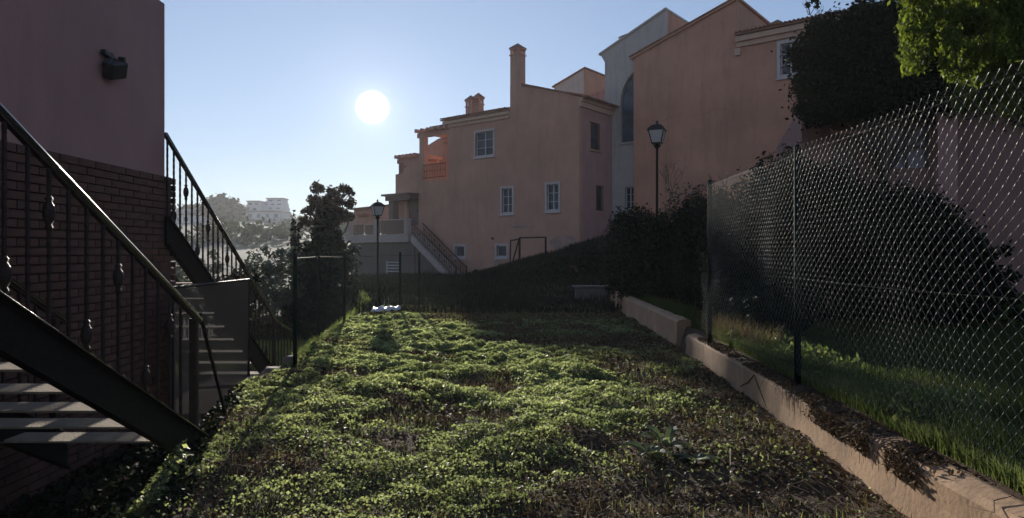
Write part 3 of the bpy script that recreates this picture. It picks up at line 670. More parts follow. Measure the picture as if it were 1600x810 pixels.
for zz in np.arange(-.55, 2.3, bh + mj):
    for k in range(6): x = XB + .09 - (k + 1) * (bl + mj); rest.box((x, YC + .046, zz), (x + bl, YC + .09, zz + bh))
rest.build('brickwork', M_['brick'], lb, kind='stuff')
# twin floodlight fitting
p = Vector((XB, 6.30, 1.5 + (395 - 105) / F * 6.30)); fl = thing('floodlight', 'small black floodlight bracket fixed high on the mauve wall', 'lamp', p)
def obox(mb, c, sx, sy, sz, e):
    m = Matrix.Rotation(e[2], 4, 'Z') @ Matrix.Rotation(e[1], 4, 'Y') @ Matrix.Rotation(e[0], 4, 'X')
    mb.hexa([Vector(c) + m @ Vector((a * sx / 2, b_ * sy / 2, k * sz / 2)) for k in (-1, 1) for a, b_ in ((-1, -1), (1, -1), (1, 1), (-1, 1))])
b = MB(); obox(b, p + Vector((.08, .0, -.03)), .10, .22, .15, (.35, .35, 0)); obox(b, p + Vector((.07, -.10, -.01)), .06, .09, .10, (.8, .2, .2)); b.build('lamp_body', M_['plastic'], fl, bevel=.01)
b = MB(); obox(b, p + Vector((.04, -.03, .09)), .05, .20, .045, (-.22, 0, 0)); obox(b, p + Vector((.03, .0, .06)), .06, .04, .14, (0, 0, 0)); b.build('bracket', M_['plastic'], fl, bevel=.006)
b = MB(); obox(b, p + Vector((.08, .11, .07)), .06, .04, .11, (.35, .2, 0)); b.build('sensor', M_['plastic'], fl, bevel=.008)

# ================================================================== METAL STAIRCASES
def baluster(x, y, ztop, zbot, knob, parent, thin=.0105):
    b = MB(); ps = []; rs = []
    k = int((ztop - zbot) / .035)
    for i in range(k + 1):
        z = zbot + (ztop - zbot) * i / k; ps.append((x, y, z)); rs.append(thin * (1.0 + .22 * (i % 2)))
    b.tube(ps, rs, 5); o = b.build('baluster', M_['rust'], parent)
    if knob:
        q = MB(); zc_ = ztop - .24 if knob == 1 else zbot + .14
        q.lathe((x, y, zc_ - .09), [(.010, 0), (.02, .015), (.013, .03), (.026, .055), (.031, .09), (.026, .125), (.013, .15), (.02, .165), (.010, .18)], 8)
        q.build('knuckle', M_['rust'], o, True)
    return o
def stair(label, xr, xl, y0, y1, zr, sl_, group, tread0, ntread, ys_bal, drop=.90, deep=.27, far=True, tz=0):
    st = thing('metal_staircase', label, 'staircase', ((xr + xl) / 2, y1, gz((xr + xl) / 2, y1)), group)
    rail = lambda y: zr + sl_ * (y - y0)
    for x in ((xr, xl) if far else (xr,)):
        b = MB(); k = 14; b.tube([(x, y0, rail(y0)), (x, y1, rail(y1))], .0215, 20); b.build('handrail', M_['rail'], st, True)
        b = MB(); b.bar((x, y0, rail(y0) - .03), (x, y1 - .02, rail(y1 - .02) - .03), .03, .016); b.build('under_rail', M_['rust'], st)
        b = MB(); a, c = rail(y0) - drop, rail(y1) - drop
        b.hexa([(x - .012, y0, a - deep), (x + .012, y0, a - deep), (x + .012, y1 + .03, c - deep), (x - .012, y1 + .03, c - deep), (x - .012, y0, a), (x + .012, y0, a), (x + .012, y1 + .03, c), (x - .012, y1 + .03, c)])
        b.bar((x + .02, y0, a), (x + .02, y1 + .03, c), .06, .008); b.bar((x + .02, y0, a - deep + .005), (x + .02, y1 + .03, c - deep + .005), .06, .008)
        sg = b.build('stringer', M_['iron'], st)
        b = MB(); b.tube([(x + .05, y0, a + .002), (x + .05, y1 + .03, c + .002)], .0065, 10); b.build('stringer_lip', M_['rail'], sg, True)
        for i, y in enumerate(ys_bal): baluster(x, y, rail(y) - .03, rail(y) - drop, {3: 1, 1: 2}.get(i % 4, 0), st)
        b = MB(); b.bar((x, y1 - .10, rail(y1) + .02), (x, y1 - .10, rail(y1) - drop - .02), .05); b.build('newel_post', M_['rust'], st)
    tr = MB(); tr.box((0, 0, -.012), (xr - xl - .05, .225, 0)); tm = tr.mesh('tread'); tm.materials.append(M_['tread'])
    for i in range(ntread):
        y = tread0 + i * .29; z = rail(y) - drop - deep + .02 + tz
        o = bpy.data.objects.new('tread', tm); COL.objects.link(o); o.parent = st; o.location = Vector((xl + .025, y, z)) - st.location
    return st
s1 = stair('near black metal staircase with stone treads beside the brick base', -2.4, -3.45, 1.4, 5.17, 3.2, -.588, 'metal staircases by the left building', 2.18, 9, [3.176 + .1535 * i for i in range(-9, 12)], drop=.90, deep=.26)
ys2 = [7.154 + .137 * i for i in range(24)]
s2 = stair('farther black metal staircase seen past the brick corner', -3.67, -4.72, 7.12, 10.46, 2.76, -.697, 'metal staircases by the left building', 7.45, 10, ys2, drop=.88, deep=.30, tz=-.02)
b = MB(); b.bar((-3.67, 10.46, .43), (-3.62, 11.2, .16), .042, .034); b.build('handrail', M_['rail'], s2)
for i in range(6):
    y = 10.55 + .12 * i; baluster(-3.67 + .008 * i, y, .40 - .042 * (i * .9) * 1.1, -.46, 0, s2)
# second flight's landing against the building
b = MB(); b.box((-4.75, YC + .02, 1.45), (-3.72, YC + .12, 1.53)); b.build('landing', M_['iron'], s2)
# diagonal brace and mesh gate panel between the stairs
b = MB(); b.bar((-2.4, 5.17, 1.03), (-2.5, 5.86, .1), .022); tag(b.build('leaning_rod', M_['iron']), 'thin black rod leaning down from the end of the near stair rail', 'rod')
gp = thing('mesh_gate', 'low gate of fine brown mesh between the two metal staircases', 'gate', (-3.39, 7.7, -.3))
b = MB(); b.tube([(-3.37, 6.65, 1.15), (-3.41, 8.72, 1.15)], .016, 8); b.build('top_bar', M_['iron'], gp)
b = MB(); b.tube([(-3.41, 8.70, 1.15), (-3.41, 8.70, -.45)], .018, 8); b.build('gate_post', M_['iron'], gp)
b = MB(); b.tube([(-3.37, 6.67, 1.15), (-3.37, 6.67, -.45)], .018, 8); b.build('gate_post', M_['iron'], gp)
nm = bpy.data.materials.new('fine_mesh'); nm.use_nodes = True; t = nm.node_tree; bs = t.nodes['Principled BSDF']; bs.inputs['Base Color'].default_value = (.10, .075, .06, 1); bs.inputs['Roughness'].default_value = .9; bs.inputs['Specular IOR Level'].default_value = .05; bs.inputs['Alpha'].default_value = .86
b = MB(); k = 24; vs = []
for i in range(k + 1):
    for j in range(3):
        s = i / k; vs.append((-3.37 - .04 * s + .012 * math.sin(s * 9 + j), 6.67 + 2.03 * s, 1.13 - .75 * j))
b.add(vs, [(i * 3 + j, (i + 1) * 3 + j, (i + 1) * 3 + j + 1, i * 3 + j + 1) for i in range(k) for j in range(2)]); b.build('mesh_sheet', nm, gp, True)

# ================================================================== RETAINING WALL
def retwall(ya, yb, h0, label, group='low concrete retaining walls', wdt=.24, seed=0, dx=0):
    ys = np.arange(ya, yb + .01, .11); xs = XW(ys) + dx; prof = []; b = MB(); n = 9
    for y, x in zip(ys, xs):
        h = h0(y); j = lambda s_, q: (float(vnoise(y * 1.0, q * 3.1, s_, 30 + seed)) - .5)
        pts = [(x - .02, -.35), (x - .01 + .012 * j(.3, 1), .0), (x + .012 * j(.35, 2), h * .5), (x + .012 * j(.2, 3), h - .03), (x + .03 + .02 * j(.15, 4), h + .008 * j(.2, 5)), (x + wdt * .5, h + .015 + .02 * j(.3, 6)), (x + wdt - .03 + .05 * j(.2, 7), h + .005 + .02 * j(.2, 8)), (x + wdt, h - .05), (x + wdt, -.35)]
        b.v += [(px_, float(y), pz) for px_, pz in pts]
    for i in range(len(ys) - 1):
        for k in range(n - 1): b.f.append((i * n + k, i * n + k + 1, (i + 1) * n + k + 1, (i + 1) * n + k))
    b.f.append(tuple(range(n))); b.f.append(tuple((len(ys) - 1) * n + k for k in range(n))[::-1])
    o = b.build('retaining_wall', M_['conc'], None, False); fixn(o); tag(o, label, 'wall', group); return o
retwall(-1.0, 10.1, lambda y: .34 - .006 * y, 'long near piece of low tan concrete wall at the fence foot, cracked and dirt-topped')
retwall(10.7, 19.2, lambda y: .42, 'short far piece of low pinkish concrete wall in shade', seed=3, dx=.02)
b = MB()
for i in range(3): b.box((2.66 + i * .03, 10.16 + i * .17, -.1), (2.9 + i * .04, 10.30 + i * .17, .14 + .05 * (i % 2)))
tag(b.build('broken_blocks', M_['greyc'], bevel=.03), 'broken concrete blocks in the gap between the two low walls', 'rubble', kind='stuff')
b = MB(); b.box((1.95, 20.4, -.1), (2.9, 20.9, .43)); b.box((1.85, 20.34, .432), (3.0, 20.95, .49)); tag(b.build('block_wall', M_['greyc'], bevel=.02), 'squat grey block wall stub at the far end of the low wall', 'wall')
# crack shaped like an upside-down V and roots hanging over the top
b = MB(); yv = 6.9
def wx(y, off=-.006): return float(XW(np.array([y]))[()]) + off
b.tube([(wx(6.75), 6.75, .27), (wx(6.62), 6.62, .18), (wx(6.35), 6.35, .03)], .006, 4); b.tube([(wx(6.76), 6.76, .27), (wx(6.98), 6.98, .15), (wx(7.25), 7.25, .06)], .006, 4)
tag(b.build('forked_twig', M_['bark']), 'dark forked twig hanging like an upturned V on the wall face', 'twig')
b = MB()
for i in range(95):
    y = R.choice([R.gauss(5.0, .12), R.gauss(4.45, .10), R.gauss(5.7, .05), R.uniform(3, 6.5), R.gauss(3.95, .12)]); x = wx(y, .1 + R.uniform(-.03, .1)); L = R.uniform(.05, .22)
    pts = [(x, y, .36)]; xx = x; 
    pts.append((x - .08, y + R.uniform(-.04, .04), .34 + R.uniform(-.01, .01))); x2 = wx(y, -.012 - R.uniform(0, .02)); pts.append((x2, y + R.uniform(-.1, .1), .31)); pts.append((x2 - .002, y + R.uniform(-.14, .12), .31 - L * R.uniform(.1, 1)))
    b.tube(pts, [.002, .003, .0025, .001], 4)
tag(b.build('dry_roots', M_['bark'], kind='stuff'), 'tangle of dead roots draped over the top of the low concrete wall', 'roots')
y = NR.uniform(2.6, 9.4, 60000); u_ = NR.random(60000); dn = sst(.30, .55, fbm(y, u_ * .1, .5, 140)) * (.15 + .85 * u_); k = NR.random(60000) < dn; y, u_ = y[k], u_[k]
xx = XW(y) - .005 + u_ * .26; over = np.exp(-((y - 4.95) / .25) ** 2) + np.exp(-((y - 4.4) / .22) ** 2) + .7 * np.exp(-((y - 3.9) / .2) ** 2)
zz = .345 - .006 * y + .022 * NR.random(len(y)); hang = (NR.random(len(y)) < over * .5); xx = np.where(hang, XW(y) - .012 - .015 * NR.random(len(y)), xx); zz = np.where(hang, .32 - NR.random(len(y)) ** 1.6 * .13, zz)
tag(leafcloud('wall_top_litter', np.stack([xx, y, zz], 1), .014, L_['thatch'], up=.2, aspect=2.8, kind='stuff'), 'soil crumbs and dead roots spilling over the low wall top', 'litter')

# ================================================================== CHAIN LINK FENCE
def fencex(y): return 2.42 + .0215 * (y - 0) + .0
def chain(name_mat, y0, y1, z0, z1, pitch, r, xf, parent, seed=1, along='y', yf=None, wob=.05):
    """zigzag wires interlinked into diamonds"""
    n = int((y1 - y0) / (pitch / 2)); m = int((z1 - z0) / (pitch / 2)); rr = random.Random(seed)
    V = []; Fc = []; base = 0
    zz = z0 + np.arange(m + 1) * pitch / 2
    tri = np.array([[math.cos(a), math.sin(a)] for a in (0.5, 2.6, 4.7)]) * r
    for k in range(n):
        yc = y0 + k * pitch / 2
        off = np.where((np.arange(m + 1) + k) % 2 == 0, 0, pitch / 2) * 1.04
        yy = yc + off; xd = np.where((np.arange(m + 1)) % 2 == 0, .002, -.002) * (1 if k % 2 else -1)
        wv = (vnoise(yy, zz, .6, seed) - .5) * wob * 2 * np.sin((zz - z0) / (z1 - z0) * np.pi + .3)
        dy = (vnoise(yy, zz, .9, seed + 5) - .5) * .03; dz = (vnoise(yy, zz, .7, seed + 8) - .5) * .03
        if along == 'y': cx, cy = np.array([xf(a) for a in yy]) + xd + wv, yy + dy
        else: cx, cy = yy + dy, np.array([xf(a) for a in yy]) + xd + wv
        c = np.stack([cx, cy, zz + dz], -1)
        v = np.repeat(c, 3, 0).reshape(m + 1, 3, 3)
        if along == 'y': v[:, :, 0] += tri[:, 0]; v[:, :, 1] += tri[:, 1] * .8; v[:, :, 2] += tri[:, 1] * .6
        else: v[:, :, 1] += tri[:, 0]; v[:, :, 0] += tri[:, 1] * .8; v[:, :, 2] += tri[:, 1] * .6
        V.append(v.reshape(-1, 3)); i = np.arange(m)[:, None] * 3 + base
        for a, b_ in ((0, 1), (1, 2), (2, 0)): Fc.append(np.concatenate([i + a, i + b_, i + 3 + b_, i + 3 + a], 1))
        base += (m + 1) * 3
    return link('wire_mesh', npmesh('wire_mesh', np.concatenate(V), np.concatenate(Fc)), M_[name_mat], parent, 'stuff')
fn = thing('chain_link_fence', 'chain link wire fence on dark green posts along the low wall on the right', 'fence', (fencex(6), 6, .36))
for y in (3.05, 6.0, 8.87):
    x = fencex(y); b = MB(); b.tube([(x, y, -.1), (x, y, 2.43)], .030, 12); po = b.build('post', M_['post'], fn, True)
    b = MB(); b.lathe((x, y, 2.431), [(.028, 0), (.028, .015), (.018, .03), (.004, .036)], 12); b.build('post_cap', M_['post'], po, True)
for z, a, e in ((2.375, 0, 8.87), (1.28, 0, 9.3), (.50, 0, 8.87)):
    b = MB(); pts = []
    ya = 1.0
    while ya < e:
        seg = (ya - 0.1) % 2.93 / 2.93; pts.append((fencex(ya) - .026, ya, z - .018 * math.sin(seg * math.pi))); ya += .3
    pts.append((fencex(e) - .026, e, z)); b.tube(pts, .0019, 5); b.build('line_wire', M_['post'], fn)
chain('wire', 2.3, 8.87, .42, 2.44, .082, .00165, lambda y: fencex(y) - .02, fn)
chain('wire', 8.9, 9.25, .45, 1.25, .082, .0015, lambda y: fencex(y) - .02, fn, 4, wob=.08)
# thin fence along the far left edge of the lot
f2 = thing('garden_fence', 'thin dark wire fence on slim posts across the far end of the lot', 'fence', P(538, 505, 14.3))
pp = [P(461, 572, 8.75), P(498, 535, 11.2), P(538, 505, 14.3), P(625, 490, 16.6), P(655, 489, 16.8)]
for q in pp:
    h = 1.5; z = gz(q.x, q.y); b = MB(); b.tube([(q.x, q.y, z - .2), (q.x, q.y, z + h)], .028 if q.x != pp[1].x else .018, 8); b.build('post', M_['post'], f2, True)
for a, c in zip(pp[:-1], pp[1:]):
    for hh in (1.42,):
        b = MB(); b.tube([(a.x, a.y, gz(a.x, a.y) + hh), (c.x, c.y, gz(c.x, c.y) + hh)], .004, 4); b.build('line_wire', M_['dwire'], f2)
a, c = pp[0], pp[2]
chain('dwire', a.y, c.y, .1, 1.42, .10, .0016, lambda y: a.x + (c.x - a.x) * (y - a.y) / (c.y - a.y), f2, 6)

# ================================================================== STREET LAMPS
def street_lamp(label, x, y, ztop, rot, poleh):
    zb = gz(x, y) - .05; t_ = thing('street_lamp', label, 'street lamp', (x, y, zb), 'old style lantern street lamps')
    s = 1.0; zl = ztop - .60; b = MB()
    b.lathe((x, y, zb), [(.11, 0), (.11, .12), (.07, .18), (.055, .5), (.04, .55), (.036, 1.2), (.032, zl - zb - .16), (.05, zl - zb - .14), (.035, zl - zb - .1), (.03, zl - zb - .06)], 12); b.build('pole', M_['iron'], t_, True)
    b = MB(); b.lathe((x, y, zl - .12), [(.035, 0), (.09, .03), (.10, .06), (.06, .09), (.10, .118)], 12); b.build('collar', M_['iron'], t_, True)
    Rm = Matrix.Rotation(rot, 3, 'Z')
    def ring(w, z): return [Vector((x, y, z)) + Rm @ Vector((a * w, c * w, 0)) for a, c in ((-1, -1), (1, -1), (1, 1), (-1, 1))]
    lo, hi = ring(.115, zl), ring(.195, zl + .34)
    b = MB()
    for i in range(4): b.bar(lo[i], hi[i], .022); b.bar(lo[i], lo[(i + 1) % 4], .03); b.bar(hi[i], hi[(i + 1) % 4], .022)
    b.build('lantern_frame', M_['iron'], t_)
    for i in range(4):
        j = (i + 1) % 4; c = (lo[i] + lo[j] + hi[i] + hi[j]) / 4; n_ = (c - Vector((x, y, c.z))).normalized() * .004
        q = [v * .92 + c * .08 for v in (lo[i], lo[j], hi[j], hi[i])]; b = MB(); b.hexa([q[0] - n_, q[1] - n_, q[1] + n_, q[0] + n_, q[3] - n_, q[2] - n_, q[2] + n_, q[3] + n_]); b.build('lamp_glass', M_['lglass'], t_)
    b = MB(); r0, r1, r2, r3 = ring(.235, zl + .335), ring(.19, zl + .40), ring(.11, zl + .475), ring(.05, zl + .50)
    b.v = [tuple(v) for r_ in (r0, r1, r2, r3) for v in r_]; b.f = [(k * 4 + i, k * 4 + (i + 1) % 4, k * 4 + 4 + (i + 1) % 4, k * 4 + 4 + i) for k in range(3) for i in range(4)] + [(3, 2, 1, 0), (12, 13, 14, 15)]
    cap = b.build('lantern_roof', M_['iron'], t_)
    b = MB(); b.lathe((x, y, zl + .49), [(.045, 0), (.03, .03), (.018, .045), (.05, .07), (.02, .085), (.008, .115)], 10); b.build('finial', M_['iron'], cap, True)
    return t_
street_lamp('black lantern street lamp on the left, in front of the raised terrace', (590 - 800) / F * 24.7, 24.7, 3.46, .45, 3.5)
street_lamp('black lantern street lamp on the right, before the plain orange wall', (1026.5 - 800) / F * 17.6, 17.6, 4.96, -.35, 4.6)

# ================================================================== small things in the yard
gt = thing('gate_frame', 'open dark metal gate frame standing against the pink house base', 'gate', (.6, 32, gz(.6, 32)))
def PX(x, y, D): return P(x, y, D)
for xa, ya_, xb, yb_ in ((812, 425, 812, 372), (852.5, 425, 852.5, 371)): b = MB(); b.bar(PX(xa, ya_, 32), PX(xb, yb_, 32), .09); b.build('gate_post', M_['iron'], gt)
b = MB(); b.bar(PX(811, 372, 32), PX(854, 371, 32), .07); b.build('top_bar', M_['iron'], gt)
b = MB(); q = [PX(798, 376, 31), PX(811, 374, 32), PX(811, 420, 32), PX(797, 424, 31)]
for i in range(4): b.bar(q[i], q[(i + 1) % 4], .06)
b.bar(q[3], q[1], .05); b.build('gate_leaf', M_['iron'], gt)
b = MB(); rr_ = random.Random(3); cx, cy = -3.05, 16.0; zc = gz(cx, cy) + .12; n = 10
for i in range(n + 1):
    for j in range(4): b.v.append((cx - .28 + .60 * i / n + .03 * rr_.random(), cy - .2 + .12 * j * (1 - i / n * .6) + .5 * i / n, zc - .03 + .02 * math.sin(i * 1.9 + j) + .03 * rr_.random() + .03 * j))
b.f = [(i * 4 + j, (i + 1) * 4 + j, (i + 1) * 4 + j + 1, i * 4 + j + 1) for i in range(n) for j in range(3)]
o = b.build('plastic_sheet', mat('white_plastic', (.45, .45, .46), .3, 0, .05, 5, spec=.8), None, True); sm_ = o.modifiers.new('s', 'SOLIDIFY'); sm_.thickness = .006
tag(o, 'crumpled white plastic sheet shining at the far edge of the grass', 'sheet')
for i, (px_, py_, D, w, h, lab) in enumerate(((398, 597, 8.0, .28, .05, 'pale flat stone nearest the mesh gate foot'), (432, 579, 8.9, .42, .07, 'large pale stone slab at the foot of the farther stairs'), (452, 572, 9.0, .22, .10, 'small pale stone beside the slim fence post'))):
    c = P(px_, py_, D); c.z = gz(c.x, c.y); b = MB(); k = 7; vs = []
    for z_, s_ in ((-.05, 1.0), (h * .7, .95), (h, .72)):
        for a in range(k): vs.append((c.x + math.cos(a * 6.283 / k) * w * s_ * R.uniform(.42, .58), c.y + math.sin(a * 6.283 / k) * w * s_ * R.uniform(.28, .4), c.z + z_ + R.uniform(-.02, .02)))
    b.add(vs, [(l * k + a, l * k + (a + 1) % k, (l + 1) * k + (a + 1) % k, (l + 1) * k + a) for l in range(2) for a in range(k)] + [tuple(2 * k + a for a in range(k))])
    tag(b.build('stone', M_['stone']), lab, 'stone', 'stones along the left edge of the lot')
b = MB(); yy = 7.1
while yy < 8.9:
    x = float(XL(np.array([yy]))[()]) + .02; L = R.uniform(.4, .7); x2 = float(XL(np.array([yy + L]))[()]) + .02
    zt_ = gz(x + .2, yy) + .0; b.hexa([(x - .12, yy, -.5), (x + .02, yy, -.5), (x2 + .02, yy + L - .02, -.5), (x2 - .12, yy + L - .02, -.5), (x - .12, yy, zt_), (x + .02, yy, zt_ + .01), (x2 + .02, yy + L - .02, zt_ + R.uniform(-.03, .02)), (x2 - .12, yy + L - .02, zt_)]); yy += L
tag(b.build('edge_kerb', M_['greyc'], bevel=.015), 'rough grey kerb along the left edge of the weedy lot', 'kerb', kind='stuff')

# ================================================================== VEGETATION
# far slopes: scrub as stuff, single trees and houses as things
def ground_pts(n, x0, x1, y0, y1, fn=None):
    x = NR.uniform(x0, x1, n); y = NR.uniform(y0, y1, n)
    if fn is not None: k = NR.random(n) < fn(x, y); x, y = x[k], y[k]
    return np.stack([x, y, hz(x, y)], 1)
fp = ground_pts(1500, -190, 40, 55, 330, lambda x, y: ((x / y) < .02) * sst(.5, .6, fbm(x, y, 28, 31)) * (1 - .85 * ((x / y > -.42) & (x / y < -.33) & (y > 200))))
k = 26; c = np.repeat(fp, k, 0); s = np.repeat(NR.uniform(.5, 1.4, len(fp)) * (1 + fp[:, 1] / 250), k); pts = c + NR.normal(size=c.shape) * s[:, None] * np.array([1, 1, .7]) * .8; pts[:, 2] += s * .7
tag(leafcloud('hillside_scrub', pts, s * .55, L_['far'], up=.2, kind='stuff', tint=np.repeat(NR.random(len(fp)), k)), 'mixed scrub and small trees over the distant slope', 'scrub')
hill_trees = [(285, 338, 320, 5), (300, 332, 330, 5), (325, 330, 300, 6), (338, 328, 310, 7), (346, 324, 300, 7), (358, 326, 300, 6), (347, 345, 270, 6), (358, 348, 270, 5), (450, 352, 320, 4), (470, 350, 340, 4), (545, 350, 200, 4), (424, 360, 260, 3.2), (400, 361, 255, 3), (382, 360, 262, 3)]
labs = ['far tree above the leftmost stair balusters', 'far tree between the stair balusters on the skyline', 'broad far tree left of the hilltop wood, beside the stair rail', 'rounded far tree in the hilltop wood, second from its left', 'tall far tree at the middle of the hilltop wood', 'dark far tree touching the white hill apartments', 'lower front tree of the hilltop wood, left one', 'lower front tree of the hilltop wood, beside the white apartments', 'small far tree right of the white hill apartments', 'small far tree on the skyline left of the cypress', 'far tree seen in the gap left of the terrace', 'bushy tree below the right end of the white hill apartments', 'bushy tree below the middle of the white hill apartments', 'bushy tree below the left end of the white hill apartments']
for (px_, py_, D, r), lab in zip(hill_trees, labs):
    c = P(px_, py_, D); g_ = gz(c.x, D)
    bl_ = [((c.x + R.uniform(-.5, .5) * r, D + R.uniform(-.5, .5) * r, c.z - r * .1 + R.uniform(-.35, .35) * r), (r * .62, r * .62, r * .5)) for _ in range(6)]
    plant('hill_tree', lab, 'tree', (c.x, D, g_ - .5), bl_, 2600, r * .2, L_['far'], trunk=r * .06, group='trees on the far hill', up=.1, clump=.3, per=30)
def hillhouse(label, px0, px1, py0, py1, D, levels):
    x0 = (px0 - 800) / F * D; x1 = (px1 - 800) / F * D; z1 = EYE + (HOR - py0) / F * D; z0 = EYE + (HOR - py1) / F * D
    t_ = thing('hill_building', label, 'building', ((x0 + x1) / 2, D, z0), 'white buildings on the far hill'); W = x1 - x0; H = (z1 - z0) / levels
    for k in range(levels):
        ins = (k * .10) * W * (1 if levels > 2 else .3); a0 = x0 + ins * .9; a1 = x1 - ins * .4; y0 = D + k * 2.2
        b = MB(); b.box((a0, y0, z0 + k * H - (3 if k == 0 else 0)), (a1, D + 14, z0 + (k + 1) * H - .02)); b.build('storey', M_['farwhite'], t_)
        b = MB(); b.box((a0 - .3, y0 - 1.3, z0 + k * H + .01 + H * .02), (a1 + .3, y0 - .02, z0 + k * H + .9)); b.build('balcony', M_['farwhite'], t_)
        n = max(2, int((a1 - a0) / 3.2))
        for i in range(n):
            u = a0 + (a1 - a0) * (i + .5) / n; b = MB(); b.box((u - .85, y0 - .06, z0 + k * H + .3), (u + .85, y0 - .005, z0 + k * H + H * .72)); b.build('window', M_['farwin'], t_)
    b = MB(); b.box((a0 - .4, y0 - .8, z1 - .018), (a1 + .4, D + 14.4, z1 + .35)); b.build('roof', M_['farroof'], t_)
hillhouse('stepped white apartment block crowning the far hill', 398, 440, 309, 336, 330, 4)
hillhouse('white apartment wing left of the crowning block on the far hill', 376, 402, 314, 340, 322, 3)
hillhouse('long low white house below the hill apartments', 384, 438, 331, 344, 300, 1)
hillhouse('small white house seen between the stair balusters', 274, 296, 336, 350, 250, 1)
hillhouse('pale house left of the hilltop wood behind the stair rail', 300, 322, 338, 350, 270, 1)
hillhouse('little white house at the right foot of the far hill', 470, 478, 350, 358, 280, 1)
# trees and hedges at the left end of the houses
c0 = P(517, 335, 34)
bl_ = [(P(x, y, 34 + dy), (r, r, r * .8)) for x, y, r, dy in ((499, 294, .42, 0), (490, 312, .45, .3), (482, 330, .42, 0), (505, 318, .6, .5), (515, 300, .35, 0), (526, 310, .45, -.3), (537, 296, .38, 0), (548, 300, .26, .1), (545, 320, .42, 0), (549, 336, .3, 0), (520, 335, .8, .3), (500, 345, .7, 0), (476, 345, .35, 0), (535, 338, .5, 0), (470, 352, .25, 0))]
plant('leafy_tree', 'loose reddish green tree with round leaf clusters left of the raised terrace', 'tree', (c0.x, 34, gz(c0.x, 34)), [(c_, tuple(v * .85 for v in r_)) for c_, r_ in bl_], 6500, .105, L_['brownt'], trunk=.12, clump=.26, per=22, up=.1, shell=.6)
def cone(px_, ytop, ybot, D, w, n, lab, name, size, lm='hedge', sy=1):
    a = P(px_, ytop, D); z0 = EYE + (HOR - ybot) / F * D; H = a.z - z0; bl = []
    for i in range(9):
        k = (i + .5) / 9; r = max(.03, w * (1 - k) ** .8); bl.append(((a.x, D, z0 + H * k), (r, r * sy, H / 11)))
    return plant(name, lab, 'tree' if 'tree' in name else 'shrub', (a.x, D, gz(a.x, D)), bl, n, size, L_[lm], trunk=.07, clump=.25, per=30, up=.05, shell=.3)
cone(510, 318, 400, 32, 1.15, 9000, 'dark conical conifer in front of the loose reddish tree', 'conifer_tree', .10)
cone(459, 322, 430, 33, .30, 2500, 'thin dark cypress rising left of the reddish tree', 'cypress_tree', .08)
cone(466, 352, 430, 33, .28, 1500, 'short cypress against the thin tall cypress', 'cypress_tree', .08)
def hedge(px0, px1, ytop, D, lab, n, size, lm='hedge', cat='hedge', name='hedge', dep=.9, grp=None, rough=1.0, zb=None):
    x0 = (px0 - 800) / F * D; x1 = (px1 - 800) / F * D; xm = (x0 + x1) / 2; zb = gz(xm, D) if zb is None else zb
    zt_ = EYE + (HOR - ytop) / F * D; H = max(.7, zt_ - zb); zb = zt_ - H; r = H * .34; bl = []; k = max(2, int((x1 - x0) / (r * .8)))
    for i in range(k):
        for z_ in (.22, .5, .78): bl.append(((x0 + (x1 - x0) * (i + .5) / k + R.uniform(-.1, .1) * r, D + R.uniform(-.3, .3) * dep, zb + H * z_ + (R.uniform(-.12, .06) * H * rough if z_ > .7 else 0)), ((x1 - x0) / k * .75, dep, H * .24)))
    return plant(name, lab, cat, (xm, D, zb), bl, n, size, L_[lm], trunk=.04, clump=.22, per=45, up=.1, shell=.35, group=grp)
hedge(462, 548, 392, 29, 'tall dark clipped hedge below the conical conifer', 9000, .12, dep=1.3)
hedge(545, 650, 452, 30, 'low dark hedge at the foot of the terrace wall', 5000, .11)
hedge(396, 460, 396, 26, 'grey green bushy shrub with pale glints beyond the farther stairs', 5200, .085, 'olive', 'shrub', 'shrub')
hedge(335, 398, 420, 21, 'dark rounded shrub behind the farther stair railing', 4500, .07, 'hedge', 'shrub', 'shrub')
hedge(440, 530, 470, 21, 'low spreading dark shrub beyond the slim fence', 5000, .06, 'hedge', 'shrub', 'shrub')
hedge(275, 335, 394, 40, 'pale scrubby bush low between the stair balusters', 3500, .12, 'olive', 'shrub', 'shrub')
# embankment planting and hedges on the right
hedge(655, 715, 436, 33, 'low weedy bush by the foot of the white staircase', 3000, .1, 'hedge', 'shrub', 'shrub')
hedge(728, 790, 424, 34, 'low dark bush on the bank under the small square window', 3500, .12, 'hedge', 'shrub', 'shrub')
hedge(795, 870, 412, 26, 'low dark shrub on the bank below the gate frame', 6000, .10, 'hedge', 'shrub', 'shrub', rough=.2)
hedge(860, 960, 402, 26, 'dark ground shrubs on the bank right of the gate frame', 9000, .10, 'hedge', 'shrub', 'shrub')
hedge(890, 962, 390, 27, 'dark hedge rising toward the white house', 7000, .10)
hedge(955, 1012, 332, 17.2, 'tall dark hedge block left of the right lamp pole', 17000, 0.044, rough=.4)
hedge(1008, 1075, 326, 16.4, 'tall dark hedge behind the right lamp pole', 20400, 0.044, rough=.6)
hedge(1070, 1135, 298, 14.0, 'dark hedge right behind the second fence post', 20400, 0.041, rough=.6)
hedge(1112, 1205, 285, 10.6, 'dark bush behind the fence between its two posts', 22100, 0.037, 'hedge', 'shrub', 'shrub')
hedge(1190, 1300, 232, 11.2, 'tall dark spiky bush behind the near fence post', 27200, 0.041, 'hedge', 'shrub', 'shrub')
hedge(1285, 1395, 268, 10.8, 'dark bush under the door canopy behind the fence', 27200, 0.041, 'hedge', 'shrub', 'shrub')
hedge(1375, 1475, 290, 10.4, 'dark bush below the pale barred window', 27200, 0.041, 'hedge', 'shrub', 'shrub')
hedge(1450, 1530, 345, 9.6, 'lower dark bush at the right end of the shrub row', 9000, .05, 'hedge', 'shrub', 'shrub')
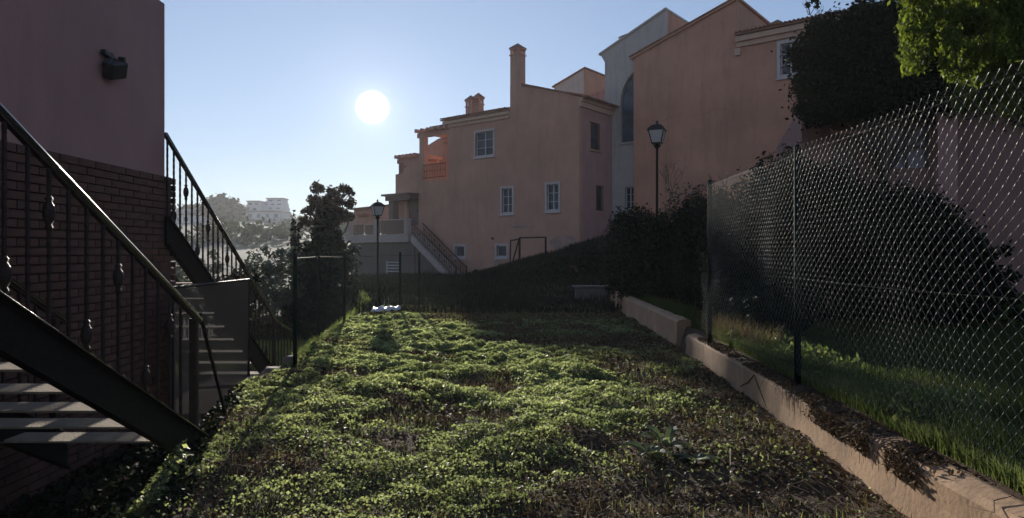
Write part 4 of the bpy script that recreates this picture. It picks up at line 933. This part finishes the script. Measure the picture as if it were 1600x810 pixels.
hedge(1150, 1260, 430, 9.3, 'low dark leafy mound just inside the fence, left one', 7000, .045, 'hedge', 'shrub', 'shrub')
# ivy mass over the terrace
iv = [(P(x, y, 15.0), (rx, .9, rz)) for x, y, rx, rz in ((1285, 75, .55, .6), (1290, 130, .6, .7), (1283, 165, .5, .4), (1330, 60, .7, .6), (1335, 115, .8, .8), (1340, 155, .7, .45), (1385, 45, .7, .6), (1395, 100, .9, .9), (1400, 150, .8, .45), (1440, 60, .9, .9), (1460, 130, 1, .7), (1510, 110, 1, .9), (1560, 80, 1, 1), (1590, 140, 1, .8))]
plant('ivy_mass', 'huge dark overhanging ivy mass hiding the end of the orange house', 'ivy', (8, 15.3, .4), iv, 110000, .055, L_['ivy'], trunk=.1, clump=.2, per=60, up=.05, shell=.35)
tw = MB()
for i in range(9):
    p = P(1262 + R.uniform(0, 25), 24, 15.2); q = p + Vector((R.uniform(-.2, .2), 0, R.uniform(.15, .5))); tw.tube([p, (p + q) / 2 + Vector((.04, 0, 0)), q], [.008, .006, .003], 4)
lp, tn = blobpts([(P(1272, 8, 15.2), (.2, .1, .2)), (P(1343, 8, 15.2), (.25, .1, .12)), (P(1355, 6, 15.2), (.12, .1, .1))], 160, .3, 10)
t_ = thing('ivy_sprigs', 'wispy sprigs sticking up above the roof at the ivy top', 'plant', tuple(P(1275, 20, 15.2))); tw.build('stem', M_['bark'], t_); leafcloud('foliage', lp, .06, L_['ivy'], t_, kind='stuff')
# hanging branches of the tree at top right
tb = []
for i in range(70):
    x = R.uniform(1422, 1600); y = R.uniform(-60, 95) - max(0, (x - 1500)) * .05
    if 1468 < x < 1482 and y > 20: continue
    D = 7.4 + R.uniform(-.5, .6); tb.append((P(x, y, D), (.11, .12, .24)))
for i in range(14): tb.append((P(1425 + R.uniform(-6, 22), 10 + i * 8, 7.4), (.09, .1, .16)))
for i in range(10): tb.append((P(1490 + R.uniform(-8, 8), 10 + i * 8, 7.3), (.08, .1, .16)))
for i in range(60): tb.append((P(R.uniform(1510, 1680), R.uniform(-60, 150), R.uniform(7.6, 9.2)), (.28, .3, .3)))
for x0_ in (1424, 1448, 1487, 1520):
    for i in range(6): tb.append((P(x0_ + R.uniform(-7, 7), 30 + i * 16, 7.3), (.06, .08, .13)))
plant('hanging_tree', 'yellow green feathery tree whose drooping sprays hang into the top right corner', 'tree', (9.6, 8.8, .4), tb, 90000, .026, L_['lime'], trunk=.13, clump=.38, per=60, up=0, droop=2.2, aspect=2.2, shell=.5)
# bare shrub behind the right lamp
bs_ = MB()
def twig(p, d, L, r, n):
    q = p + d * L; bs_.tube([p, (p + q) / 2 + Vector((R.uniform(-1, 1), 0, R.uniform(-1, 1))) * L * .05, q], [r, r * .85, r * .6], 4)
    if n:
        for _ in range(R.choice((2, 3))): twig(q if R.random() < .6 else p + d * L * .6, (d + Vector((R.uniform(-.8, .8), R.uniform(-.6, .6), R.uniform(-.25, .5)))).normalized(), L * R.uniform(.55, .85), r * .6, n - 1)
for x, D in ((1045, 15.5), (1058, 15.8), (1120, 12.0), (1137, 12.2), (1165, 12.4)): twig(P(x, 345 if x < 1100 else 320, D), Vector((R.uniform(-.25, .15), 0, 1)).normalized(), .55 if x < 1100 else .33, .012, 4 if x < 1100 else 1)
t_ = thing('bare_shrub', 'leafless twiggy shrub poking up above the hedge beside the right lamp', 'shrub', tuple(P(1045, 380, 15.5))); bs_.build('twigs', M_['bark'], t_, kind='stuff')
lp, tn = blobpts([(P(1060, 310, 15.6), (.7, .3, .4)), (P(1100, 300, 14.5), (.5, .3, .25))], 420, .3, 12); leafcloud('foliage', lp, .045, L_['brownt'], t_, kind='stuff')
# ---- lot ground cover
def inlot(x, y): return (x < XW(y) - .03) & (x > XL(y) + .02 - .2 * NR.random(np.shape(x)))
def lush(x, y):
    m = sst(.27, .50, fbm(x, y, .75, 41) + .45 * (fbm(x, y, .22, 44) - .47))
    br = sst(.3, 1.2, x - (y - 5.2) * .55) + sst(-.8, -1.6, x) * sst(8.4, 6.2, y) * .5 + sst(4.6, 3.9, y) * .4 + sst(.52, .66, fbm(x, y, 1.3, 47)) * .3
    far = sst(13.5, 17.5, y) * .5 + sst(-.6, 1.6, y - (10.8 - 2.0 * x)) * .85  # clover also thinned past the cast-shadow edge, so the cover itself darkens the shade
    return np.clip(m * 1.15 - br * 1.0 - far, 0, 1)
def cover(n, y0, y1, fn, xr=(-3.6, 2.8)):
    x = NR.uniform(xr[0], xr[1], n); y = y0 + (y1 - y0) * NR.random(n) ** 1.25
    k = inlot(x, y) & (NR.random(n) < fn(x, y)); return x[k], y[k]
def coverlayer(name, n, y0, y1, size0, lab, cat, m, fn, hgt, up=.5, aspect=1.15, sc=.0035):
    x, y = cover(n, y0, y1, fn); z0 = hz(x, y); l_ = fn(x, y)
    cl = fbm(x, y, .16, 50, 2); H = hgt * (.15 + 1.9 * cl ** 1.6) * (.45 + .55 * l_)
    z = z0 + H * (1 - NR.random(len(x)) ** 2 * .8) ; s = (size0 + sc * (y - 4)) * NR.uniform(.6, 1.4, len(x))
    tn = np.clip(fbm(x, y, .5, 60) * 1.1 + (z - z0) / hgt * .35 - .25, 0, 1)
    return tag(leafcloud(name, np.stack([x, y, z], 1), s, m, up=up, aspect=aspect, kind='stuff', tint=tn), lab, cat)
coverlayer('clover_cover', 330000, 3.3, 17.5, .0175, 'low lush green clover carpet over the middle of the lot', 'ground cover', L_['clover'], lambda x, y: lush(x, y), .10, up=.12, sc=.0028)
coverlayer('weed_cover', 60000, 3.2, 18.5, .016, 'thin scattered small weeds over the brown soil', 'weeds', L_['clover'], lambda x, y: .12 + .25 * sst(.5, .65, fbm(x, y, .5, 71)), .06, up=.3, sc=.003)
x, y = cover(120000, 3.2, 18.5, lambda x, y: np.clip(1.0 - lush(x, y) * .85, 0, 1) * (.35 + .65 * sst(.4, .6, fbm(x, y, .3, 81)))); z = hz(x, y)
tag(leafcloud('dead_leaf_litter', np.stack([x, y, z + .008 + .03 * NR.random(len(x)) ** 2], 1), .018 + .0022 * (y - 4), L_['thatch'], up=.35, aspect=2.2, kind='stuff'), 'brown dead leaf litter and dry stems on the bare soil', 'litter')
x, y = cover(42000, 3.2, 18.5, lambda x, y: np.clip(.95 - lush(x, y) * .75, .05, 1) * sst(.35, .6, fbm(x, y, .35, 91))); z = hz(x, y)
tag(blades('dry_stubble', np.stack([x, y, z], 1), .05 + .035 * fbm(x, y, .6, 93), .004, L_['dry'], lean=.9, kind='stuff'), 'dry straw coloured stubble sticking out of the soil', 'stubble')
x, y = cover(52000, 3.2, 18.5, lambda x, y: sst(.5, .62, fbm(x, y, .55, 95)) * .6 + .05 + .4 * sst(13, 16, y)); z = hz(x, y)
tag(blades('lot_grass', np.stack([x, y, z], 1), .045 + .08 * fbm(x, y, .5, 97) ** 2, .004 + .0004 * y, L_['grass'], lean=.45, kind='stuff'), 'thin green grass blades poking through the clover', 'grass')
x = NR.uniform(-14, 8, 90000); y = NR.uniform(16.5, 46, 90000); z = hz(x, y); k = (x < XW(y) + 20) & (x > XL(y) - 4); x, y, z = x[k], y[k], z[k]
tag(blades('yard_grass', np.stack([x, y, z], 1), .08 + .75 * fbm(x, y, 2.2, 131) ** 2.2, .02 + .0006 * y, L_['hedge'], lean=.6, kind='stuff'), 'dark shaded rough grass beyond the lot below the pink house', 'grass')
# fallen pale stalks
b = MB()
for i in range(90):
    x_ = R.uniform(.2, 2.2) if i < 65 else R.uniform(-2.5, .2); y_ = R.uniform(3.8, 8.0) if i < 65 else R.uniform(4, 7)
    if x_ > float(XW(np.array([y_]))[()]) - .1: continue
    L = R.uniform(.05, .26); a = R.uniform(0, 6.28); z_ = gz(x_, y_) + .03; b.tube([(x_, y_, z_), (x_ + math.cos(a) * L / 2, y_ + math.sin(a) * L / 2, z_ + R.uniform(.01, .06)), (x_ + math.cos(a) * L, y_ + math.sin(a) * L, z_ + R.uniform(-.01, .05))], [.0035, .0035, .002], 4)
tag(b.build('fallen_stalks', M_['litter'], kind='stuff'), 'pale broken stalks lying on the bare soil', 'stalks')
# rosette plants with broad leaves
def rosette(lab, px_, py_, D, n, L, up=.5):
    c = P(px_, py_, D); z0 = gz(c.x, c.y); t_ = thing('rosette_plant', lab, 'plant', (c.x, c.y, z0), 'broad leaved rosette weeds')
    for i in range(n):
        a = i * 2.4 + R.uniform(-.3, .3); l_ = L * R.uniform(.65, 1.15); e = R.uniform(.2, 1.0) * up; W_ = l_ * .16; b = MB(); ps = []
        dx, dy = math.cos(a), math.sin(a)
        for k in range(7):
            s_ = k / 6; r_ = l_ * s_; zz_ = z0 + .02 + l_ * e * math.sin(s_ * 2.1); w_ = W_ * math.sin(math.pi * min(1, .12 + s_ * .88)) * (1.25 if k % 2 else .8)
            ps += [(c.x + dx * r_ - dy * w_, c.y + dy * r_ + dx * w_, zz_ + w_ * .35), (c.x + dx * r_, c.y + dy * r_, zz_), (c.x + dx * r_ + dy * w_, c.y + dy * r_ - dx * w_, zz_ + w_ * .35)]
        b.add(ps, [(k * 3 + j, k * 3 + j + 1, k * 3 + 4 + j, k * 3 + 3 + j) for k in range(6) for j in range(2)])
        o = b.build('leaf', L_['bigl'], t_); at = o.data.attributes.new('tint', 'FLOAT', 'POINT'); v_ = R.random(); at.data.foreach_set('value', [v_] * len(o.data.vertices))
rosette('bright green toothed rosette weed left of the pair on the bare soil', 1010, 712, 4.95, 12, .21, .35)
rosette('pale grey green rosette weed behind the bright green one', 1042, 700, 5.15, 12, .24, .5)
rosette('flat round leaved weed on the bare soil nearest the low wall', 1085, 722, 4.8, 10, .20, .35)
rosette('small yellow green weed alone left of the rosettes', 962, 681, 5.7, 6, .10)
# ---- verge and lawn beyond the low wall
x = NR.uniform(2.5, 12, 190000); y = 2.6 + 13 * NR.random(190000) ** 1.3; k = (x > XW(y) + .21) & (x < XW(y) + .3 + (y * .72)); x, y = x[k], y[k]; z = hz(x, y)
ed = np.exp(-((x - XW(y) - .35) / .35) ** 2); h = .06 + .13 * ed * fbm(x, y, .5, 101) * 1.6 + .05 * fbm(x, y, .4, 102)
tag(blades('lawn_grass', np.stack([x, y, z], 1), h, .006, L_['lawn'], lean=.5, kind='stuff'), 'shaded lawn grass behind the wire fence, longer along the wall', 'grass')
x = NR.uniform(0, 1, 26000) ** 1.5 * .55; y = NR.uniform(2.6, 9.6, 26000); x = x + XW(y) + .19; z = hz(x, y)
tag(blades('verge_grass', np.stack([x, y, z], 1), .06 + .16 * fbm(x, y, .4, 151) ** 1.5, .005, L_['grass'], lean=.6, kind='stuff'), 'tufted grass leaning over the back of the low wall', 'grass')
x = NR.uniform(2.5, 4.6, 9000); y = NR.uniform(4.2, 9.4, 9000); k = (x > XW(y) + .2) & (x < XW(y) + .9) & (fbm(x, y, .35, 110) > .47); x, y = x[k], y[k]; z = hz(x, y)
tag(leafcloud('verge_weeds', np.stack([x, y, z + NR.random(len(x)) * .30 * fbm(x, y, .5, 112)], 1), .03, L_['grass'], up=.1, aspect=2.6, droop=-1.5, kind='stuff'), 'taller leafy weeds along the fence foot', 'weeds')
x = NR.uniform(2.75, 3.05, 800); y = NR.uniform(7.6, 9.6, 800); z = hz(x, y)
tag(blades('dry_tuft', np.stack([x, y, z], 1), .32, .005, L_['dry'], lean=.5, kind='stuff'), 'tuft of tall dry grass by the second fence post', 'grass')
# ---- low ground on the left
x = NR.uniform(-9, -2.2, 60000); y = 3 + 22 * NR.random(60000) ** 1.2; k = (x < XL(y) + .1) & (x > -.42 * y - 1.5) & (y > 9.3) & ((x > -3.6) | (y > 11)); x, y = x[k], y[k]; z = hz(x, y)
tag(blades('rough_grass', np.stack([x, y, z], 1), .09 + .12 * fbm(x, y, .6, 121), .006 + .0006 * y, L_['grass'], lean=.5, kind='stuff'), 'rough grass on the lower ground left of the lot', 'grass')
x, y = NR.uniform(-2.75, -2.15, 3800), NR.uniform(3.5, 4.8, 3800); k = (x - (-2.45)) ** 2 / .09 + (y - 4.25) ** 2 / .3 < 1; x, y = x[k], y[k]; z = hz(x, y)
tag(leafcloud('stair_foot_weeds', np.stack([x, y, z + NR.random(len(x)) * .2], 1), .026, L_['clover'], up=.25, aspect=1.5, kind='stuff'), 'sunlit clump of leafy weeds under the near stair foot', 'weeds')

x = NR.uniform(-3.7, -1.8, 9000); y = NR.uniform(2.4, 7.2, 9000); k = (x < XL(y) + .05); x, y = x[k], y[k]; z = hz(x, y)  # dark leaves added over the sunlit floor below the stairs to imitate shade
tag(leafcloud('shade_leaf_fill', np.stack([x, y, z + NR.random(len(x)) * .10], 1), .035, L_['ivy'], up=.3, aspect=1.8, kind='stuff'), 'added dark leaf layer standing in for shade under the near metal stairs', 'weeds')

# ================================================================== HAZE
hzb = MB(); hzb.box((-700, -60, -12), (500, 460, 46)); ho = hzb.build('haze', None); ho['kind'] = 'stuff'
hm = bpy.data.materials.new('haze_air'); hm.use_nodes = True; t = hm.node_tree; t.nodes.clear(); o_ = N(t, 'ShaderNodeOutputMaterial'); v_ = N(t, 'ShaderNodeVolumePrincipled')
v_.inputs['Color'].default_value = (.9, .93, 1, 1); v_.inputs['Density'].default_value = .00032; v_.inputs['Anisotropy'].default_value = .42; t.links.new(v_.outputs[0], o_.inputs['Volume']); ho.data.materials.append(hm)
